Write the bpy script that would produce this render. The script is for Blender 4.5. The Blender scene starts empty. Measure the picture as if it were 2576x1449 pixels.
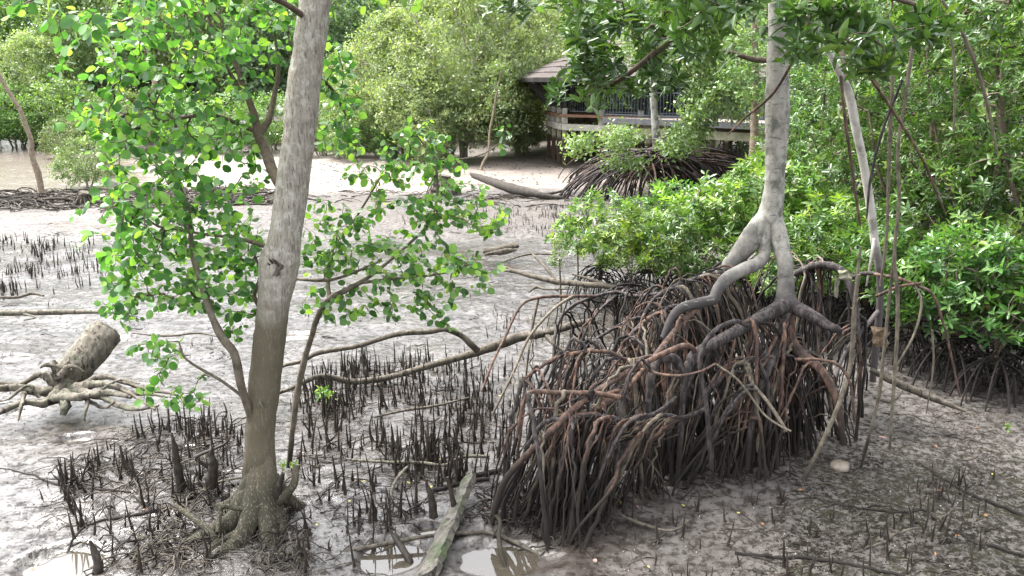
import bpy, math, random
import numpy as np
R = math.radians
rng = np.random.default_rng(7)
random.seed(7)
SC = bpy.context.scene
COL = SC.collection

# ------------------------------------------------------------------ camera, sky, sun, exposure
CAM_H, PITCH, F = 3.5, R(14.0), 2100.0            # F in pixels of a 2576 wide picture
cd = bpy.data.cameras.new('camera'); cam = bpy.data.objects.new('camera', cd); COL.objects.link(cam)
cam.location = (0, 0, CAM_H); cam.rotation_euler = (R(90) - PITCH, 0, 0)
cd.sensor_width = 36.0; cd.lens = 36.0 * F / 2576.0; cd.clip_start = .05; cd.clip_end = 2000
SC.camera = cam
SUN_EL, SUN_AZ = R(62), R(-62)                     # azimuth measured from +Y towards +X
w = bpy.data.worlds.new('World'); SC.world = w; w.use_nodes = True
nt = w.node_tree; nt.nodes.clear()
out = nt.nodes.new('ShaderNodeOutputWorld'); bg = nt.nodes.new('ShaderNodeBackground')
sky = nt.nodes.new('ShaderNodeTexSky'); sky.sky_type = 'NISHITA'; sky.sun_disc = False
sky.sun_elevation = SUN_EL; sky.sun_rotation = SUN_AZ; sky.dust_density = 5.0; sky.air_density = 1.2; sky.altitude = 0
hs = nt.nodes.new('ShaderNodeHueSaturation'); hs.inputs['Saturation'].default_value = .22
nt.links.new(sky.outputs[0], hs.inputs['Color']); nt.links.new(hs.outputs[0], bg.inputs['Color'])
bg.inputs['Strength'].default_value = 0.15
nt.links.new(bg.outputs[0], out.inputs['Surface'])
sl = bpy.data.lights.new('sun', 'SUN'); sl.energy = 1.5; sl.angle = R(14); sl.color = (1, .97, .92)
so = bpy.data.objects.new('sun', sl); COL.objects.link(so)
so.rotation_euler = (R(90) - SUN_EL, 0, -SUN_AZ + R(180)); so.location = (0, 0, 30)
SC.view_settings.view_transform = 'Standard'; SC.view_settings.look = 'None'
SC.view_settings.exposure = 2.45; SC.view_settings.gamma = 1
SC.cycles.max_bounces = 6; SC.cycles.diffuse_bounces = 3; SC.cycles.glossy_bounces = 2
SC.cycles.transmission_bounces = 3; SC.cycles.transparent_max_bounces = 4
SC.cycles.caustics_reflective = False; SC.cycles.caustics_refractive = False

# ------------------------------------------------------------------ picture <-> place
SP, CP = math.sin(PITCH), math.cos(PITCH)
def at(px, py, Y):
    cx = (px - 1288) / F; cy = (724.5 - py) / F
    dy = CP + cy * SP; dz = -SP + cy * CP
    t = Y / dy
    return np.array([cx * t, Y, CAM_H + dz * t])
def depth(py):
    cy = (724.5 - py) / F
    return CAM_H * (CP + cy * SP) / (SP - cy * CP)
def pxr(wpx, Y): return .5 * wpx * Y / F * 1.03      # half of a pixel width as a radius at depth Y

# ------------------------------------------------------------------ noise
def _h(ix, iy, iz):
    n = (ix * 374761393 + iy * 668265263 + iz * 2147483647 % 1013904223) & 0xffffffff
    n = ((n ^ (n >> 13)) * 1274126177) & 0xffffffff
    return ((n ^ (n >> 16)) & 0xffff) / 65535.0
def vnoise(x, y, z=0.0):
    x = np.asarray(x, float) + 1000; y = np.asarray(y, float) + 1000; z = np.asarray(z, float) + 1000 + 0 * x
    ix, iy, iz = [np.floor(v).astype(np.int64) for v in (x, y, z)]
    fx, fy, fz = x - ix, y - iy, z - iz
    fx, fy, fz = [v * v * (3 - 2 * v) for v in (fx, fy, fz)]
    r = 0
    for a in (0, 1):
        for b in (0, 1):
            for c in (0, 1):
                r = r + _h(ix + a, iy + b, iz + c * 7) * (fx if a else 1 - fx) * (fy if b else 1 - fy) * (fz if c else 1 - fz)
    return r * 2 - 1
def fbm(x, y, z=0.0, o=3):
    s, a = 0, 1.0
    for k in range(o):
        s = s + a * vnoise(x * 2 ** k + 17 * k, y * 2 ** k - 9 * k, z * 2 ** k); a *= .5
    return s
def sstep(a, b, v):
    t = np.clip((v - a) / (b - a), 0, 1); return t * t * (3 - 2 * t)

# ------------------------------------------------------------------ ground height
WATER_Z = -.022
PUDDLES = [(195, 1108, 42, 11), (60, 1035, 40, 8), (745, 846, 40, 9), (180, 1418, 120, 38), (985, 1400, 90, 38), (1262, 1408, 135, 38),
           (480, 1136, 26, 6), (40, 898, 40, 7), (1090, 1335, 50, 14)]
PW = []
for (a, b, c, d) in PUDDLES:
    Y = depth(b); p = at(a, b, Y)
    PW.append((p[0], Y, c * Y / F, (depth(b - d) - depth(b + d)) / 2))
def gh(x, y):
    x = np.asarray(x, float); y = np.asarray(y, float)
    z = .035 * fbm(x * .55, y * .55, 3) + .012 * fbm(x * 2.2, y * 2.2, 5)
    cl = sstep(-3, 1.5, x - .1 * y) * .5 + .5
    far = 1 - sstep(14, 30, y)
    z = z + far * cl * (.012 * fbm(x * 7, y * 7, 1, 2) + (.007 + .012 * sstep(0, 1.5, x)) * np.abs(vnoise(x * 13, y * 13, 2)))
    z = z + .02
    z = z + .10 * np.exp(-((y - 22.5) / 2.0) ** 2) * (1 + .6 * vnoise(x * .5, 4, 1))          # low bank across the flat
    z = z + .9 * sstep(46, 60, y) + .55 * sstep(33, 44, y) * sstep(-2, 4, x)
    z = z + .06 * np.exp(-(((x - 1.7) / 1.6) ** 2 + ((y - 7.3) / 1.3) ** 2))
    for (a, b, c, d) in PW:
        q = ((x - a) / c) ** 2 + ((y - b) / d) ** 2 + .35 * fbm(x * 5, y * 5, a, 2)
        m = np.clip((1.9 - q) / 1.5, 0, 1); m = m * m * (3 - 2 * m)
        z = z * (1 - m) + (WATER_Z - .02) * m
    return z
def G(px, py, dz=0.0):
    p = at(px, py, depth(py)); return np.array([p[0], p[1], float(gh(p[0], p[1])) + dz])

# ------------------------------------------------------------------ mesh builder
class MB:
    def __init__(s): s.v = []; s.f = []; s.n = 0
    def add(s, v, f, mat=0, rnd=0.0):
        v = np.asarray(v, float).reshape(-1, 3); f = np.asarray(f, np.int64)
        if f.ndim == 1: f = f[None]
        s.v.append(v); m = len(f)
        s.f.append((f + s.n, np.full(m, mat, np.int32), np.broadcast_to(np.asarray(rnd, float), (m,))))
        s.n += len(v); return s
    def build(s, name, mats, parent=None, smooth=True, loc=None):
        me = bpy.data.meshes.new(name)
        v = np.concatenate(s.v)
        if loc is not None: v = v - np.asarray(loc)
        me.vertices.add(len(v)); me.vertices.foreach_set('co', v.ravel())
        li = np.concatenate([f.ravel() for f, _, _ in s.f])
        ls = np.concatenate([np.full(len(f), f.shape[1]) for f, _, _ in s.f])
        st = np.concatenate([[0], np.cumsum(ls)[:-1]])
        me.loops.add(len(li)); me.loops.foreach_set('vertex_index', li.astype(np.int32))
        me.polygons.add(len(ls)); me.polygons.foreach_set('loop_start', st.astype(np.int32))
        me.polygons.foreach_set('material_index', np.concatenate([m for _, m, _ in s.f]))
        me.polygons.foreach_set('use_smooth', np.full(len(ls), smooth))
        at_ = me.attributes.new('rnd', 'FLOAT', 'FACE'); at_.data.foreach_set('value', np.concatenate([r for _, _, r in s.f]).astype(np.float32))
        for m in (mats if isinstance(mats, (list, tuple)) else [mats]): me.materials.append(m)
        me.update(calc_edges=True); me.validate()
        o = bpy.data.objects.new(name, me); COL.objects.link(o)
        if loc is not None: o.location = loc
        if parent is not None: o.parent = parent
        return o
def tag(o, label=None, cat=None, group=None, kind=None):
    if label: o['label'] = label
    if cat: o['category'] = cat
    if group: o['group'] = group
    if kind: o['kind'] = kind
    return o
def empty(name, loc=(0, 0, 0), rz=0):
    o = bpy.data.objects.new(name, None); COL.objects.link(o); o.location = loc; o.rotation_euler = (0, 0, rz); o.empty_display_size = .1
    return o
def copy_tree(o, parent=None):
    c = o.copy(); COL.objects.link(c); c.parent = parent
    for ch in list(o.children): copy_tree(ch, c)
    return c

def cr(P, n):                                      # smooth a polyline (any number of columns)
    P = np.asarray(P, float)
    if len(P) == 2: return P[0] + (P[1] - P[0]) * np.linspace(0, 1, n)[:, None]
    Q = np.vstack([2 * P[0] - P[1], P, 2 * P[-1] - P[-2]])
    t = np.linspace(0, len(P) - 1 - 1e-9, n); i = t.astype(int); u = (t - i)[:, None]
    a, b, c, d = Q[i], Q[i + 1], Q[i + 2], Q[i + 3]
    return .5 * (2 * b + (c - a) * u + (2 * a - 5 * b + 4 * c - d) * u * u + (3 * b - a - 3 * c + d) * u ** 3)
def norm(v): return v / (np.linalg.norm(v, axis=-1, keepdims=True) + 1e-12)
def tube(mb, pts, rad, sides=6, rough=0.0, rsc=6.0, mat=0, rnd=0.0, flute=None):
    pts = np.asarray(pts, float); n = len(pts)
    rad = np.broadcast_to(np.asarray(rad, float), (n,))
    T = norm(np.gradient(pts, axis=0))
    u = np.array([0., 0, 1]) if abs(T[0][2]) < .9 else np.array([1., 0, 0])
    A = np.empty((n, 3)); a = norm(np.cross(T[0], u))
    for i in range(n):
        a = a - T[i] * a.dot(T[i]); a = a / (np.linalg.norm(a) + 1e-12); A[i] = a
    B = np.cross(T, A)
    th = np.linspace(0, 2 * np.pi, sides, endpoint=False)
    rr = np.repeat(rad[:, None], sides, 1)
    dirs = A[:, None] * np.cos(th)[None, :, None] + B[:, None] * np.sin(th)[None, :, None]
    if rough:
        q = pts[:, None] * rsc + dirs * 1.1
        rr = rr * (1 + rough * fbm(q[..., 0], q[..., 1], q[..., 2], 2))
    if flute is not None: rr = rr * flute(np.linspace(0, 1, n)[:, None], th[None])
    v = (pts[:, None] + dirs * rr[..., None]).reshape(-1, 3)
    i = np.arange(n - 1)[:, None] * sides; j = np.arange(sides)[None]; k = (j + 1) % sides
    f = np.stack([i + j, i + k, i + sides + k, i + sides + j], -1).reshape(-1, 4)
    mb.add(v, f, mat, rnd)
    if sides > 2:
        mb.add(np.vstack([v[:sides]]), np.arange(sides)[::-1], mat, rnd); mb.add(v[-sides:], np.arange(sides), mat, rnd)
def box(mb, c, s, rz=0.0, mat=0, R3=None):
    v = np.array([[x, y, z] for x in (-.5, .5) for y in (-.5, .5) for z in (-.5, .5)]) * np.asarray(s)
    if R3 is not None: v = v @ R3.T
    elif rz: v = v @ np.array([[math.cos(rz), -math.sin(rz), 0], [math.sin(rz), math.cos(rz), 0], [0, 0, 1]]).T
    mb.add(v + np.asarray(c), [[0, 1, 3, 2], [4, 6, 7, 5], [0, 4, 5, 1], [2, 3, 7, 6], [0, 2, 6, 4], [1, 5, 7, 3]], mat)
def beam(mb, a, b, wd, h, mat=0):
    a = np.asarray(a, float); b = np.asarray(b, float); d = b - a; L = np.linalg.norm(d); x = d / L
    z0 = np.array([0, 0, 1.]) if abs(x[2]) < .95 else np.array([1., 0, 0])
    y = norm(np.cross(z0, x)); z = np.cross(x, y)
    box(mb, (a + b) / 2, (L, wd, h), mat=mat, R3=np.stack([x, y, z], 1))

# ------------------------------------------------------------------ leaves
def leaf_template(half, fold=.12, curl=.10):
    k = len(half)
    v = [(0, 0, 0), (1, 0, -curl)]
    for sgn in (1, -1):
        for (x, y) in half: v.append((x, sgn * y, fold * y - curl * x * x))
    return np.array(v, float), np.array([[0, 1] + list(range(1 + k, 1, -1)), [0] + list(range(2 + k, 2 + 2 * k)) + [1]])
ROUND = leaf_template([(.08, .2), (.33, .42), (.66, .42), (.92, .2)], .14, .08)
ELL = leaf_template([(.2, .11), (.5, .18), (.8, .11)], .3, .12)
OVAL = leaf_template([(.3, .24), (.7, .22)], .2, .08)
QUAD = (np.array([(0, 0, 0), (.5, .26, .03), (1, 0, -.06), (.5, -.26, .03)], float), np.array([[0, 3, 2, 1]]))
def leaves(mb, tpl, P, D, N, S, rnd, mat=0):
    P, D, N = [np.asarray(a, float).reshape(-1, 3) for a in (P, D, N)]
    D = norm(D); Yv = norm(np.cross(N, D)); N = np.cross(D, Yv)
    T, Fc = tpl; n, k = len(P), len(T); S = np.broadcast_to(np.asarray(S, float), (n,))
    v = P[:, None] + S[:, None, None] * (T[None, :, 0:1] * D[:, None] + T[None, :, 1:2] * Yv[:, None] + T[None, :, 2:3] * N[:, None])
    f = (Fc[None] + (np.arange(n) * k)[:, None, None]).reshape(-1, Fc.shape[1])
    mb.add(v.reshape(-1, 3), f, mat, np.repeat(rnd, len(Fc)))

# ------------------------------------------------------------------ growing branches out to targets
def grow(skel, targets, seg=.12, jit=.1, sag=.0, tip=.003, maxload=9e9, outw=.35):
    """skel: list of (pts, radii); every target gets a path from the nearest wood grown so far."""
    cap = sum(len(s[0]) for s in skel) + len(targets) * 14 + 10
    N = np.empty((cap, 3)); Dn = np.empty((cap, 3)); ch = np.full(cap, -1); n = 0
    for (p, r) in skel:
        m = len(p); N[n:n + m] = p; Dn[n:n + m] = norm(np.gradient(p, axis=0)); n += m
    targets = np.asarray(targets); d0 = np.array([((N[:n] - t) ** 2).sum(1).min() for t in targets])
    chains = []; par = []
    for ti in np.argsort(d0):
        t = targets[ti]; i = int(((N[:n] - t) ** 2).sum(1).argmin()); b = N[i]; L = np.linalg.norm(t - b)
        if L < 1e-3: continue
        k = int(min(12, max(3, L / seg)))
        c = b + Dn[i] * L * outw + (t - b) * .25; u = np.linspace(0, 1, k + 1)[:, None]
        p = (1 - u) ** 2 * b + 2 * u * (1 - u) * c + u * u * t
        p[1:-1] += rng.normal(0, jit * L / k, (k - 1, 3)); p[:, 2] -= sag * L * (u[:, 0] * (1 - u[:, 0]))
        ci = len(chains); chains.append(p); par.append(ch[i])
        N[n:n + k] = p[1:]; Dn[n:n + k] = norm(np.gradient(p, axis=0))[1:]; ch[n:n + k] = ci; n += k
    load = np.ones(len(chains))
    for ci in range(len(chains) - 1, -1, -1):
        if par[ci] >= 0: load[par[ci]] += load[ci]
    rad = tip * np.sqrt(np.minimum(load, maxload))
    return chains, rad
def twigs(mb, chains, rad, tip=.002, sides=4, mat=0):
    for p, r in zip(chains, rad): tube(mb, p, np.linspace(max(r, tip), tip, len(p)), sides if r < .012 else sides + 3, mat=mat)
def alt_leaves(mb, tpl, chains, last, step, size, pet, spread=1.0, mat=0, up=.55, rvar=.5):
    P, D, N, S = [], [], [], []
    for p in chains:
        L = np.concatenate([[0], np.cumsum(np.linalg.norm(np.diff(p, axis=0), axis=1))])
        a = max(0, L[-1] - last); ks = np.arange(a, L[-1], step); s = rng.choice([-1, 1])
        for kk in list(ks) + [L[-1]]:
            q = np.array([np.interp(kk, L, p[:, j]) for j in range(3)]); i = min(len(p) - 2, int(np.searchsorted(L, kk, 'right') - 1))
            t = norm(p[i + 1] - p[i]); side = norm(np.cross(t, [0, 0, 1]) + 1e-4) * s; s = -s
            d = norm(side * spread + t * .7 + rng.normal(0, .45, 3) + [0, 0, -.1])
            P.append(q + d * pet * rng.uniform(.4, 1.2)); D.append(norm(d + [0, 0, -.35] + rng.normal(0, .3, 3)))
            N.append([0, 0, up] + rng.normal(0, rvar, 3)); S.append(size * rng.uniform(.5, 1.25))
    leaves(mb, tpl, P, D, N, S, rng.random(len(P)), mat)
def whorls(mb, tpl, tips, dirs, size, nmin=5, nmax=9, mat=0, up=.6):
    P, D, N, S, Q = [], [], [], [], []
    for t, d in zip(tips, dirs):
        d = norm(d * .6 + np.array([0, 0, up]) + rng.normal(0, .25, 3)); a = norm(np.cross(d, rng.normal(0, 1, 3))); b = np.cross(d, a)
        k = rng.integers(nmin, nmax + 1); ph = rng.uniform(0, 6.3); bs = rng.random() ; sz = size * rng.uniform(.75, 1.15)
        for j in range(k):
            th = ph + j * 2.4; rd = a * math.cos(th) + b * math.sin(th); el = rng.uniform(-.25, .55) + .5 * (j / k)
            P.append(t + d * .012 * (j - k)); D.append(rd * math.cos(el) + d * math.sin(el)); N.append(d * math.cos(el) - rd * math.sin(el) + rng.normal(0, .15, 3))
            S.append(sz * rng.uniform(.7, 1.1) * (1 - .35 * (j / k) ** 2)); Q.append(np.clip(bs * .75 + rng.random() * .25 + .0 * j, 0, 1))
    leaves(mb, tpl, P, D, N, S, np.array(Q), mat)
def blob_targets(blobs):
    """blobs in the picture: cx, cy, rx, ry, Ymin, Ymax, count -> points of the place"""
    T = []
    for (cx, cy, rx, ry, y0, y1, n) in blobs:
        for _ in range(n):
            r = math.sqrt(rng.random()) * (1 + .12 * rng.normal()); th = rng.uniform(0, 6.283)
            T.append(at(cx + rx * r * math.cos(th), cy + ry * r * math.sin(th), rng.uniform(y0, y1)))
    return np.array(T)

# ------------------------------------------------------------------ materials
def M(name):
    m = bpy.data.materials.new(name); m.use_nodes = True; t = m.node_tree; b = t.nodes['Principled BSDF']; return m, t, b
def node(t, kind, **kw):
    n = t.nodes.new(kind)
    for k, v in kw.items():
        if k in n.inputs.keys(): n.inputs[k].default_value = v
        else: setattr(n, k, v)
    return n
def ramp(t, src, stops):
    r = t.nodes.new('ShaderNodeValToRGB'); e = r.color_ramp.elements
    while len(e) < len(stops): e.new(.5)
    for k, (p, c) in enumerate(stops): e[k].position = p; e[k].color = (*c, 1) if len(c) == 3 else c
    t.links.new(src, r.inputs[0]); return r
def grey(v): return (v, v, v)
def bump(t, b, src, strength, dist):
    n = node(t, 'ShaderNodeBump'); n.inputs['Strength'].default_value = strength; n.inputs['Distance'].default_value = dist
    t.links.new(src, n.inputs['Height']); t.links.new(n.outputs[0], b.inputs['Normal']); return n
def coords(t, scale=(1, 1, 1), space='Object'):
    c = t.nodes.new('ShaderNodeTexCoord'); mp = t.nodes.new('ShaderNodeMapping'); mp.inputs['Scale'].default_value = scale
    t.links.new(c.outputs[space], mp.inputs['Vector']); return mp.outputs[0]
def leaf_mat(name, stops, rough=.38, trans=.4, tcol=(1.25, 1.35, .5), hv=.12, spec=.5):
    m, t, b = M(name)
    a = node(t, 'ShaderNodeAttribute', attribute_name='rnd')
    r = ramp(t, a.outputs['Fac'], stops); r.color_ramp.interpolation = 'LINEAR'
    oi = t.nodes.new('ShaderNodeObjectInfo'); h = node(t, 'ShaderNodeHueSaturation')
    mr = node(t, 'ShaderNodeMapRange'); mr.inputs['To Min'].default_value = 1 - hv * 2; mr.inputs['To Max'].default_value = 1 + hv * 2
    t.links.new(oi.outputs['Random'], mr.inputs['Value']); t.links.new(mr.outputs[0], h.inputs['Value'])
    mr2 = node(t, 'ShaderNodeMapRange'); mr2.inputs['To Min'].default_value = .5 - hv * .12; mr2.inputs['To Max'].default_value = .5 + hv * .12
    t.links.new(oi.outputs['Random'], mr2.inputs['Value']); t.links.new(mr2.outputs[0], h.inputs['Hue'])
    t.links.new(r.outputs[0], h.inputs['Color']); t.links.new(h.outputs[0], b.inputs['Base Color'])
    b.inputs['Roughness'].default_value = rough; b.inputs['Specular IOR Level'].default_value = spec
    tr = t.nodes.new('ShaderNodeBsdfTranslucent'); mx = node(t, 'ShaderNodeMix', data_type='RGBA', blend_type='MULTIPLY')
    mx.inputs[0].default_value = 1; t.links.new(h.outputs[0], mx.inputs[6]); mx.inputs[7].default_value = (*tcol, 1)
    t.links.new(mx.outputs[2], tr.inputs[0])
    ms = t.nodes.new('ShaderNodeMixShader'); ms.inputs[0].default_value = trans
    t.links.new(b.outputs[0], ms.inputs[1]); t.links.new(tr.outputs[0], ms.inputs[2])
    t.links.new(ms.outputs[0], t.nodes['Material Output'].inputs['Surface'])
    return m
def bark_mat(name, c1, c2, c3=None, scale=14, stretch=.25, bstr=.6, bdist=.01, rough=.85, zlow=None, zc=None, zspan=.25, spots=None, zlow2=None, zc2=None, thr=(.35, .65), rings=None, flecks=None):
    """mottled bark; zlow: height of the tide line, zc the mud coated colour under it"""
    m, t, b = M(name)
    v = coords(t, (1, 1, stretch))
    n = node(t, 'ShaderNodeTexNoise', Scale=scale, Detail=6.0, Roughness=.65); t.links.new(v, n.inputs['Vector'])
    r = ramp(t, n.outputs['Fac'], [(thr[0], c1), (thr[1], c2)]); colr = r.outputs[0]
    if c3 is not None:
        v2 = coords(t, (1, 1, .8)); n2 = node(t, 'ShaderNodeTexNoise', Scale=scale * .35, Detail=5.0, Roughness=.7); t.links.new(v2, n2.inputs['Vector'])
        f = ramp(t, n2.outputs['Fac'], [(.5, grey(0)), (.62, grey(1))]); mx = node(t, 'ShaderNodeMix', data_type='RGBA')
        t.links.new(f.outputs[0], mx.inputs[0]); t.links.new(colr, mx.inputs[6]); mx.inputs[7].default_value = (*c3, 1); colr = mx.outputs[2]
    def low(colr, zl, zcol, span):
        g = t.nodes.new('ShaderNodeNewGeometry'); sx = t.nodes.new('ShaderNodeSeparateXYZ'); t.links.new(g.outputs['Position'], sx.inputs[0])
        n3 = node(t, 'ShaderNodeTexNoise', Scale=3.0, Detail=4.0); t.links.new(g.outputs['Position'], n3.inputs['Vector'])
        ad = node(t, 'ShaderNodeMath', operation='MULTIPLY_ADD'); t.links.new(n3.outputs['Fac'], ad.inputs[0]); ad.inputs[1].default_value = span * 2.2; t.links.new(sx.outputs[2], ad.inputs[2])
        mr = node(t, 'ShaderNodeMapRange'); mr.inputs['From Min'].default_value = zl + span * .6; mr.inputs['From Max'].default_value = zl + span * 1.7
        t.links.new(ad.outputs[0], mr.inputs['Value']); mx = node(t, 'ShaderNodeMix', data_type='RGBA')
        t.links.new(mr.outputs[0], mx.inputs[0]); mx.inputs[6].default_value = (*zcol, 1); t.links.new(colr, mx.inputs[7]); return mx.outputs[2]
    if zlow2 is not None: colr = low(colr, zlow2, zc2, zspan)
    if zlow is not None: colr = low(colr, zlow, zc, zspan)
    for sc, st_, colm, th_ in ([(rings[1], (.9, .9, 6), rings[0], .61)] if rings else []) + ([(flecks[1], (1, 1, .14), flecks[0], .575)] if flecks else []):
        vr = coords(t, st_); nr = node(t, 'ShaderNodeTexNoise', Scale=sc, Detail=4.0, Roughness=.6); t.links.new(vr, nr.inputs['Vector'])
        fr = ramp(t, nr.outputs['Fac'], [(th_, grey(0)), (th_ + .035, grey(1))]); mr_ = node(t, 'ShaderNodeMix', data_type='RGBA'); t.links.new(fr.outputs[0], mr_.inputs[0]); t.links.new(colr, mr_.inputs[6]); mr_.inputs[7].default_value = (*colm, 1); colr = mr_.outputs[2]
    if spots is not None:
        v3 = coords(t, (1, 1, .6)); n4 = node(t, 'ShaderNodeTexVoronoi', Scale=scale * 3.5); t.links.new(v3, n4.inputs['Vector'])
        f = ramp(t, n4.outputs['Distance'], [(.12, grey(1)), (.2, grey(0))]); mx = node(t, 'ShaderNodeMix', data_type='RGBA')
        n5 = node(t, 'ShaderNodeTexNoise', Scale=scale * .5); t.links.new(v3, n5.inputs['Vector']); f2 = ramp(t, n5.outputs['Fac'], [(.5, grey(0)), (.56, grey(1))])
        mm = node(t, 'ShaderNodeMath', operation='MULTIPLY'); t.links.new(f.outputs[0], mm.inputs[0]); t.links.new(f2.outputs[0], mm.inputs[1])
        t.links.new(mm.outputs[0], mx.inputs[0]); t.links.new(colr, mx.inputs[6]); mx.inputs[7].default_value = (*spots, 1); colr = mx.outputs[2]
    t.links.new(colr, b.inputs['Base Color']); b.inputs['Roughness'].default_value = rough; b.inputs['Specular IOR Level'].default_value = .3
    n6 = node(t, 'ShaderNodeTexNoise', Scale=scale * 2.2, Detail=5.0, Roughness=.7); t.links.new(v, n6.inputs['Vector'])
    bump(t, b, n6.outputs['Fac'], bstr, bdist)
    return m
def plain_mat(name, c1, c2, scale=8, rough=.7, stretch=(1, 1, 1), bstr=.2, bdist=.004):
    m, t, b = M(name); v = coords(t, stretch); n = node(t, 'ShaderNodeTexNoise', Scale=scale, Detail=5.0, Roughness=.6); t.links.new(v, n.inputs['Vector'])
    r = ramp(t, n.outputs['Fac'], [(.35, c1), (.65, c2)]); t.links.new(r.outputs[0], b.inputs['Base Color']); b.inputs['Roughness'].default_value = rough
    bump(t, b, n.outputs['Fac'], bstr, bdist); return m

YEL = (.55, .42, .03)
L_ROUND = leaf_mat('round_leaf', [(0, (.036, .10, .030)), (.4, (.075, .175, .05)), (.75, (.15, .29, .075)), (.992, (.28, .42, .10)), (1, (.40, .42, .07))], rough=.34, trans=.5)
L_NEAR = leaf_mat('long_leaf_dark', [(0, (.022, .06, .018)), (.5, (.055, .125, .032)), (.85, (.10, .20, .048)), (.985, (.17, .29, .05)), (1, YEL)], rough=.3, trans=.32)
L_SHRUB = leaf_mat('long_leaf_fresh', [(0, (.04, .105, .022)), (.4, (.085, .165, .036)), (.75, (.18, .29, .06)), (.985, (.32, .42, .09)), (1, YEL)], rough=.28, trans=.36)
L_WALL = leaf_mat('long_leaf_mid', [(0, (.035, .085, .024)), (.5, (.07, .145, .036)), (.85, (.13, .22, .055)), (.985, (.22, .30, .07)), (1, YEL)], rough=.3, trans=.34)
L_OLIVE = leaf_mat('olive_leaf', [(0, (.12, .17, .08)), (.5, (.21, .27, .135)), (.9, (.34, .40, .21)), (1, (.46, .42, .2))], rough=.5, trans=.42, hv=.06)
L_FARG = leaf_mat('far_leaf', [(0, (.07, .14, .05)), (.5, (.135, .24, .075)), (1, (.23, .35, .12))], rough=.45, trans=.42, hv=.12)
L_FARB = leaf_mat('far_leaf_cool', [(0, (.08, .14, .085)), (.5, (.14, .22, .125)), (1, (.23, .32, .18))], rough=.45, trans=.42, hv=.08)
L_PALE = leaf_mat('small_pale_leaf', [(0, (.08, .14, .055)), (.5, (.14, .21, .08)), (1, (.23, .31, .12))], rough=.38, trans=.36)
TWIG = plain_mat('twig_bark', (.05, .038, .028), (.12, .09, .06), 30, .85)
TWIG_G = plain_mat('pale_twig_bark', (.16, .14, .11), (.32, .29, .24), 20, .85)
BARK_P = bark_mat('white_stem_bark', (.30, .285, .25), (.46, .44, .40), (.20, .19, .17), scale=16, stretch=.4, bstr=.5, bdist=.006, zlow=1.75, zc=(.07, .06, .06), zspan=.3)
BARK_L = bark_mat('leaning_trunk_bark', (.21, .185, .155), (.36, .33, .285), (.42, .40, .36), scale=46, stretch=.28, bstr=.9, bdist=.012,
                  zlow2=1.75, zc2=(.115, .098, .066), zlow=.42, zc=(.04, .037, .024), zspan=.3, spots=(.42, .36, .24), flecks=((.15, .13, .105), 75))
BARK_R = bark_mat('pale_trunk_bark', (.20, .19, .165), (.36, .345, .31), (.13, .13, .115), scale=20, stretch=.55, bstr=.55, bdist=.008,
                  zlow=1.8, zc=(.055, .049, .05), zspan=.5, thr=(.3, .6), rings=((.17, .16, .145), 7))
ROOT_D = bark_mat('prop_root_dark', (.022, .018, .018), (.085, .072, .07), None, thr=(.42, .6), flecks=((.018, .014, .014), 45), scale=26, stretch=.35, bstr=.9, bdist=.009, zlow=.5, zc=(.014, .011, .009), zspan=.3)
ROOT_R = bark_mat('prop_root_red', (.045, .028, .023), (.165, .10, .072), (.055, .042, .038), thr=(.42, .6), scale=24, stretch=.35, bstr=.8, bdist=.008, zlow=.62, zc=(.022, .017, .013), zspan=.3)
ROOT_G = bark_mat('prop_root_grey', (.06, .05, .038), (.17, .145, .11), None, scale=22, stretch=.5, bstr=.5, bdist=.005, zlow=.35, zc=(.026, .022, .016), zspan=.25, spots=(.3, .27, .2))
ROOT_K = bark_mat('root_shade_tint', (.008, .007, .006), (.024, .019, .016), None, scale=18, bstr=.5, bdist=.005)  # near-black root copy; shade inside the root masses is put into its colour
SPIKE = bark_mat('breathing_root', (.010, .008, .006), (.045, .034, .026), None, scale=40, stretch=.4, bstr=.6, bdist=.004, rough=.6, spots=(.16, .13, .08))
DRIFT = bark_mat('driftwood', (.035, .029, .023), (.13, .112, .088), (.08, .07, .052), flecks=((.025, .02, .016), 30), scale=16, stretch=.6, bstr=.7, bdist=.008)
DRIFT_P = bark_mat('pale_driftwood', (.06, .052, .042), (.19, .168, .135), (.085, .09, .06), flecks=((.03, .025, .02), 26), scale=22, stretch=.5, bstr=.9, bdist=.01)
DRIFT_K = bark_mat('dark_driftwood', (.013, .011, .009), (.05, .041, .033), None, scale=14, bstr=.6, bdist=.01)

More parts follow.
